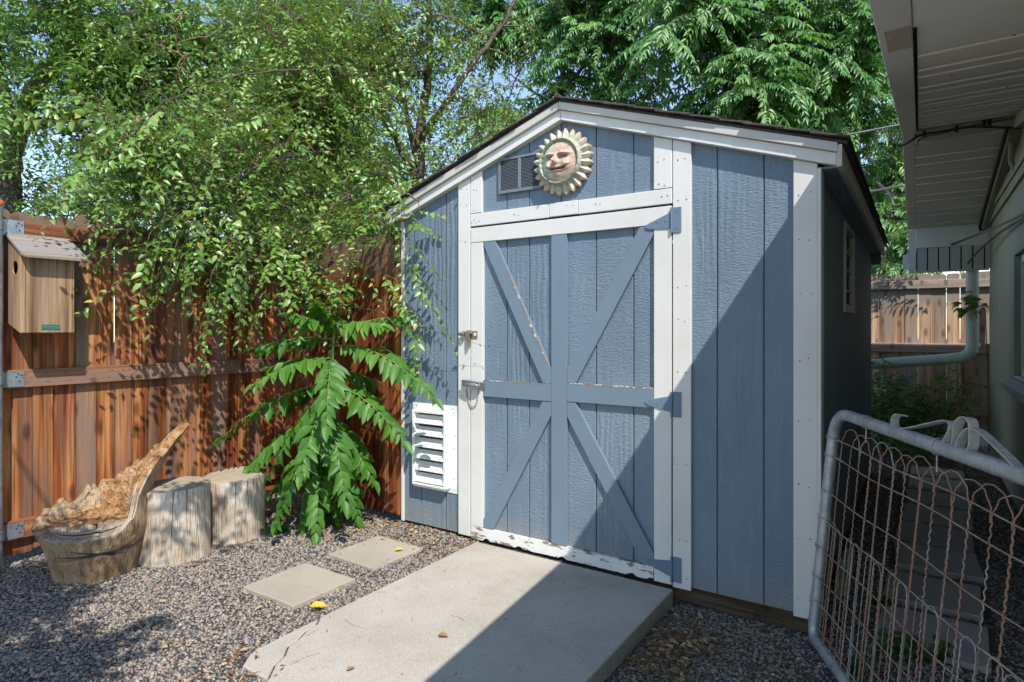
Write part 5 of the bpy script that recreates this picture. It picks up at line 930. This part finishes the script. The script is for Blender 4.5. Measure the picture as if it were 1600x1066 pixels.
def sprig():
    rng = np.random.default_rng(9); root = thing('vine', 'leafy vine tip reaching across the downspout below the eave', 'vine', (3.36, 5.25, 1.55)); mb = MB(); mb.tube([(3.46, 5.3, -.05), (3.44, 5.27, .9), (3.42, 5.24, 1.45), (3.36, 5.2, 1.56), (3.22, 5.16, 1.60)], [.008, .006, .004, .003, .002], 6); mb.build('stem', M['twig'], root, True); n = 34
    P = np.array([(3.30, 5.17, 1.53)]) + rng.normal(0, 1, (n, 3)) * np.array([.085, .03, .05]); D = rng.normal(0, 1, (n, 3)) * np.array([1, .5, .3]) + DOWN * .35; L = rng.uniform(.08, .13, n); leaves('foliage', P, D, np.array([0, -.3, 1.]) + rng.normal(0, .5, (n, 3)), L, L * .5, rng.random(n) * .9, M['ail'], root, False)
sprig()
# pinnate branch leaning over the far fence; it throws the leaf shadows on the sunlit boards
def overhang():
    rng = np.random.default_rng(19); root = thing('ailanthus_tree', 'young pinnate leaved tree leaning over the far passage fence', 'tree', (2.35, 6.25, 0), 'pinnate leaved trees behind the shed'); s = Skel(); rach = Tubes(); s.limb([(2.35, 6.25, -.1), (2.35, 6.2, 1.4), (2.45, 6.0, 2.1), (2.6, 5.75, 2.35)], .02, .008, 8, .01); items = []
    for q, n in (((2.6, 5.72, 2.36), 8), ((2.42, 6.05, 2.1), 7), ((2.78, 5.6, 2.42), 7), ((2.98, 5.5, 2.30), 7)):
        a, d, mid = s.connect(np.array(q), rng, .004, .1, .008)
        for k in range(n): an = k * 2.4 + q[0] * 9; v = np.array([math.cos(an), math.sin(an) * .8 - .1, rng.uniform(-.1, .4)]); items.append((q, v, rng.uniform(.3, .46), rng.uniform(.25, .5)))
    P, D, N, L, W, V = fronds(items, rng, (8, 11), (.10, .30), .2, .4, rach); ok = ~((np.abs(P[:, 1] - 5.9) < .05) & (P[:, 2] < 1.97)) & ~((P[:, 0] > 2.69) & (P[:, 1] < 5.42) & (P[:, 2] > 1.8)); leaves('crown', P[ok], D[ok], N[ok], L[ok], W[ok], V[ok], M['ail'], root, False); s.mb.build('trunk', M['pale_bark'], root, True); s.t.build('branches', M['twig'], root); rach.build('leaf_stalks', M['stalk'], root, 3)
overhang()
# tree behind the photographer: its crown throws the dappled shade on the gravel in the near left corner
def shade_tree():
    rng = np.random.default_rng(14); root = thing('shade_tree', 'tree behind the viewer whose branch shades the near left gravel', 'tree', (1.0, -6.2, 0)); s = Skel(); s.limb([(1.0, -6.2, -.1), (.95, -6.1, 2.2), (.9, -5.7, 3.4), (.75, -5.0, 4.2)], .12, .04, 10, .02); s.limb([(.9, -5.7, 3.4), (.7, -4.8, 3.9), (.5, -4.0, 4.0)], .05, .015, 8, .02); B = []
    for gx, gy, k, r in ((-.85, -1.70, 1.2, .17), (-.62, -1.80, 1.2, .13), (-.47, -1.93, 1.15, .12), (-.95, -1.55, 1.2, .10), (.0, -2.02, 1.15, .13), (.17, -1.95, 1.15, .12), (.28, -2.08, 1.15, .13), (.0, -2.2, 1.15, .18), (.05, -1.69, 1.15, .06), (-.15, -2.25, 1.15, .15), (-1.05, -1.8, 1.2, .14)): B += [(np.array((gx + 1.39 * k, gy - k, 1.99 * k)), r)] * 2
    for tx, ty, tz, k, r in ((-.50, -1.22, .32, 1.25, .10), (-.52, -1.02, .2, 1.3, .07), (-.52, -.75, .25, 1.35, .11), (-.60, -1.5, .12, 1.3, .05)): B.append((np.array((tx + 1.39 * k, ty - k, tz + 1.99 * k)), r))
    B += [(np.array((.8, -5.4, 4.6)), .45), (np.array((1.2, -5.9, 4.3)), .4)]
    simple_tree(root, s, B, 60, 1000, (.06, .5), M['elm_far'], rng, 10, (.16, .3), .3, -.35, 1.2, 2., (), True)
shade_tree()
# ---- litter
def litter():
    rng = np.random.default_rng(23); P = []; W_ = []
    def put(n, x0, x1, y0, y1, f=None):
        k = 0
        while k < n:
            x, y = rng.uniform(x0, x1), rng.uniform(y0, y1)
            if f and not f(x, y): continue
            P.append((x, y)); k += 1
    put(520, 1.86, 2.42, -.95, -.06, lambda x, y: rng.random() < math.exp(-((x - 1.97) / .11) ** 2 - ((y + .48) / .24) ** 2) + .03); put(420, -.6, .62, -.35, -.02); put(200, -1.22, .6, -2.2, -.3); put(110, -1.22, -1.0, -2.0, -.1); put(420, 2.48, 3.42, -.9, 5.0); put(46, .55, .95, -1.75, -1.50); put(26, .65, 1.83, -1.5, -.06)
    n = len(P); P = np.array(P); Z = np.array([max(gz(x, y), zt if (SLAB[0] < x < SLAB[1] and SLAB[2] < y < SLAB[3]) else -9) for x, y in P]) + rng.uniform(.006, .02, n) + .022 * np.exp(-((P[:, 0] - 1.97) / .11) ** 2 - ((P[:, 1] + .48) / .24) ** 2); Z = np.where((P[:, 0] > SLAB[0]) & (P[:, 0] < SLAB[1]) & (P[:, 1] > SLAB[2]), zt + .004, Z); a = rng.uniform(0, 6.28, n); D = np.stack([np.cos(a), np.sin(a), rng.normal(0, .25, n)], 1); N = np.array([0, 0, 1.]) + rng.normal(0, .75, (n, 3)); L = rng.uniform(.014, .040, n); L = np.where((P[:, 0] > SLAB[0]) & (P[:, 0] < SLAB[1]) & (P[:, 1] > -1.5), L * .45, L)
    o = leaves('leaf_litter', np.column_stack([P, Z]), D, N, L, L * rng.uniform(.22, .5, n), rng.random(n) * .95, M['dry'], None); tag(o, kind='stuff')
    t = Tubes()
    for x0, x1, y0, y1, k in ((1.87, 2.4, -.9, -.1, 170), (-1.1, .6, -2.0, -.1, 90), (2.5, 3.4, -.8, 2.0, 60), (.7, 1.8, -1.45, -.1, 7)):
        for _ in range(k):
            x, y, a, l = rng.uniform(x0, x1), rng.uniform(y0, y1), rng.uniform(0, 6.28), rng.uniform(.03, .15); z = (zt + .002 if k == 7 else gz(x, y) + .014); m_ = np.array([x + math.cos(a) * l * .5, y + math.sin(a) * l * .5, z + rng.uniform(0, .012)]); t.poly([np.array([x, y, z]), m_, np.array([x + math.cos(a + .2) * l, y + math.sin(a + .2) * l, z])], .0011, .0007)
    tag(t.build('straw', m_flat('straw', (.42, .31, .18), .7), None, 3), kind='stuff')
litter()
def fallen(label, x, y, z, L, mat, a, group=None):
    P = np.array([[x, y, z]]); o = leaves('fallen_leaf', P, np.array([[math.cos(a), math.sin(a), .12]]), np.array([[.1, -.25, 1.]]), np.array([L]), np.array([L * .5]), np.array([.4]), M[mat], None); tag(o, label, 'leaf')
fallen('bright yellow leaf lying on the gravel at the cracked edge of the slab', .545, -1.175, .014, .085, 'yellow', .55); fallen('pale yellow curled leaf lying on the paver nearer the shed', .36, -.45, .010, .055, 'yellow', .9); fallen('brown curled leaf lying in the sunlit middle of the slab', 1.18, -1.03, .004, .05, 'dry', .2); fallen('small brown leaf lying near the front of the sunlit slab', 1.07, -1.42, .004, .035, 'dry', 1.2)
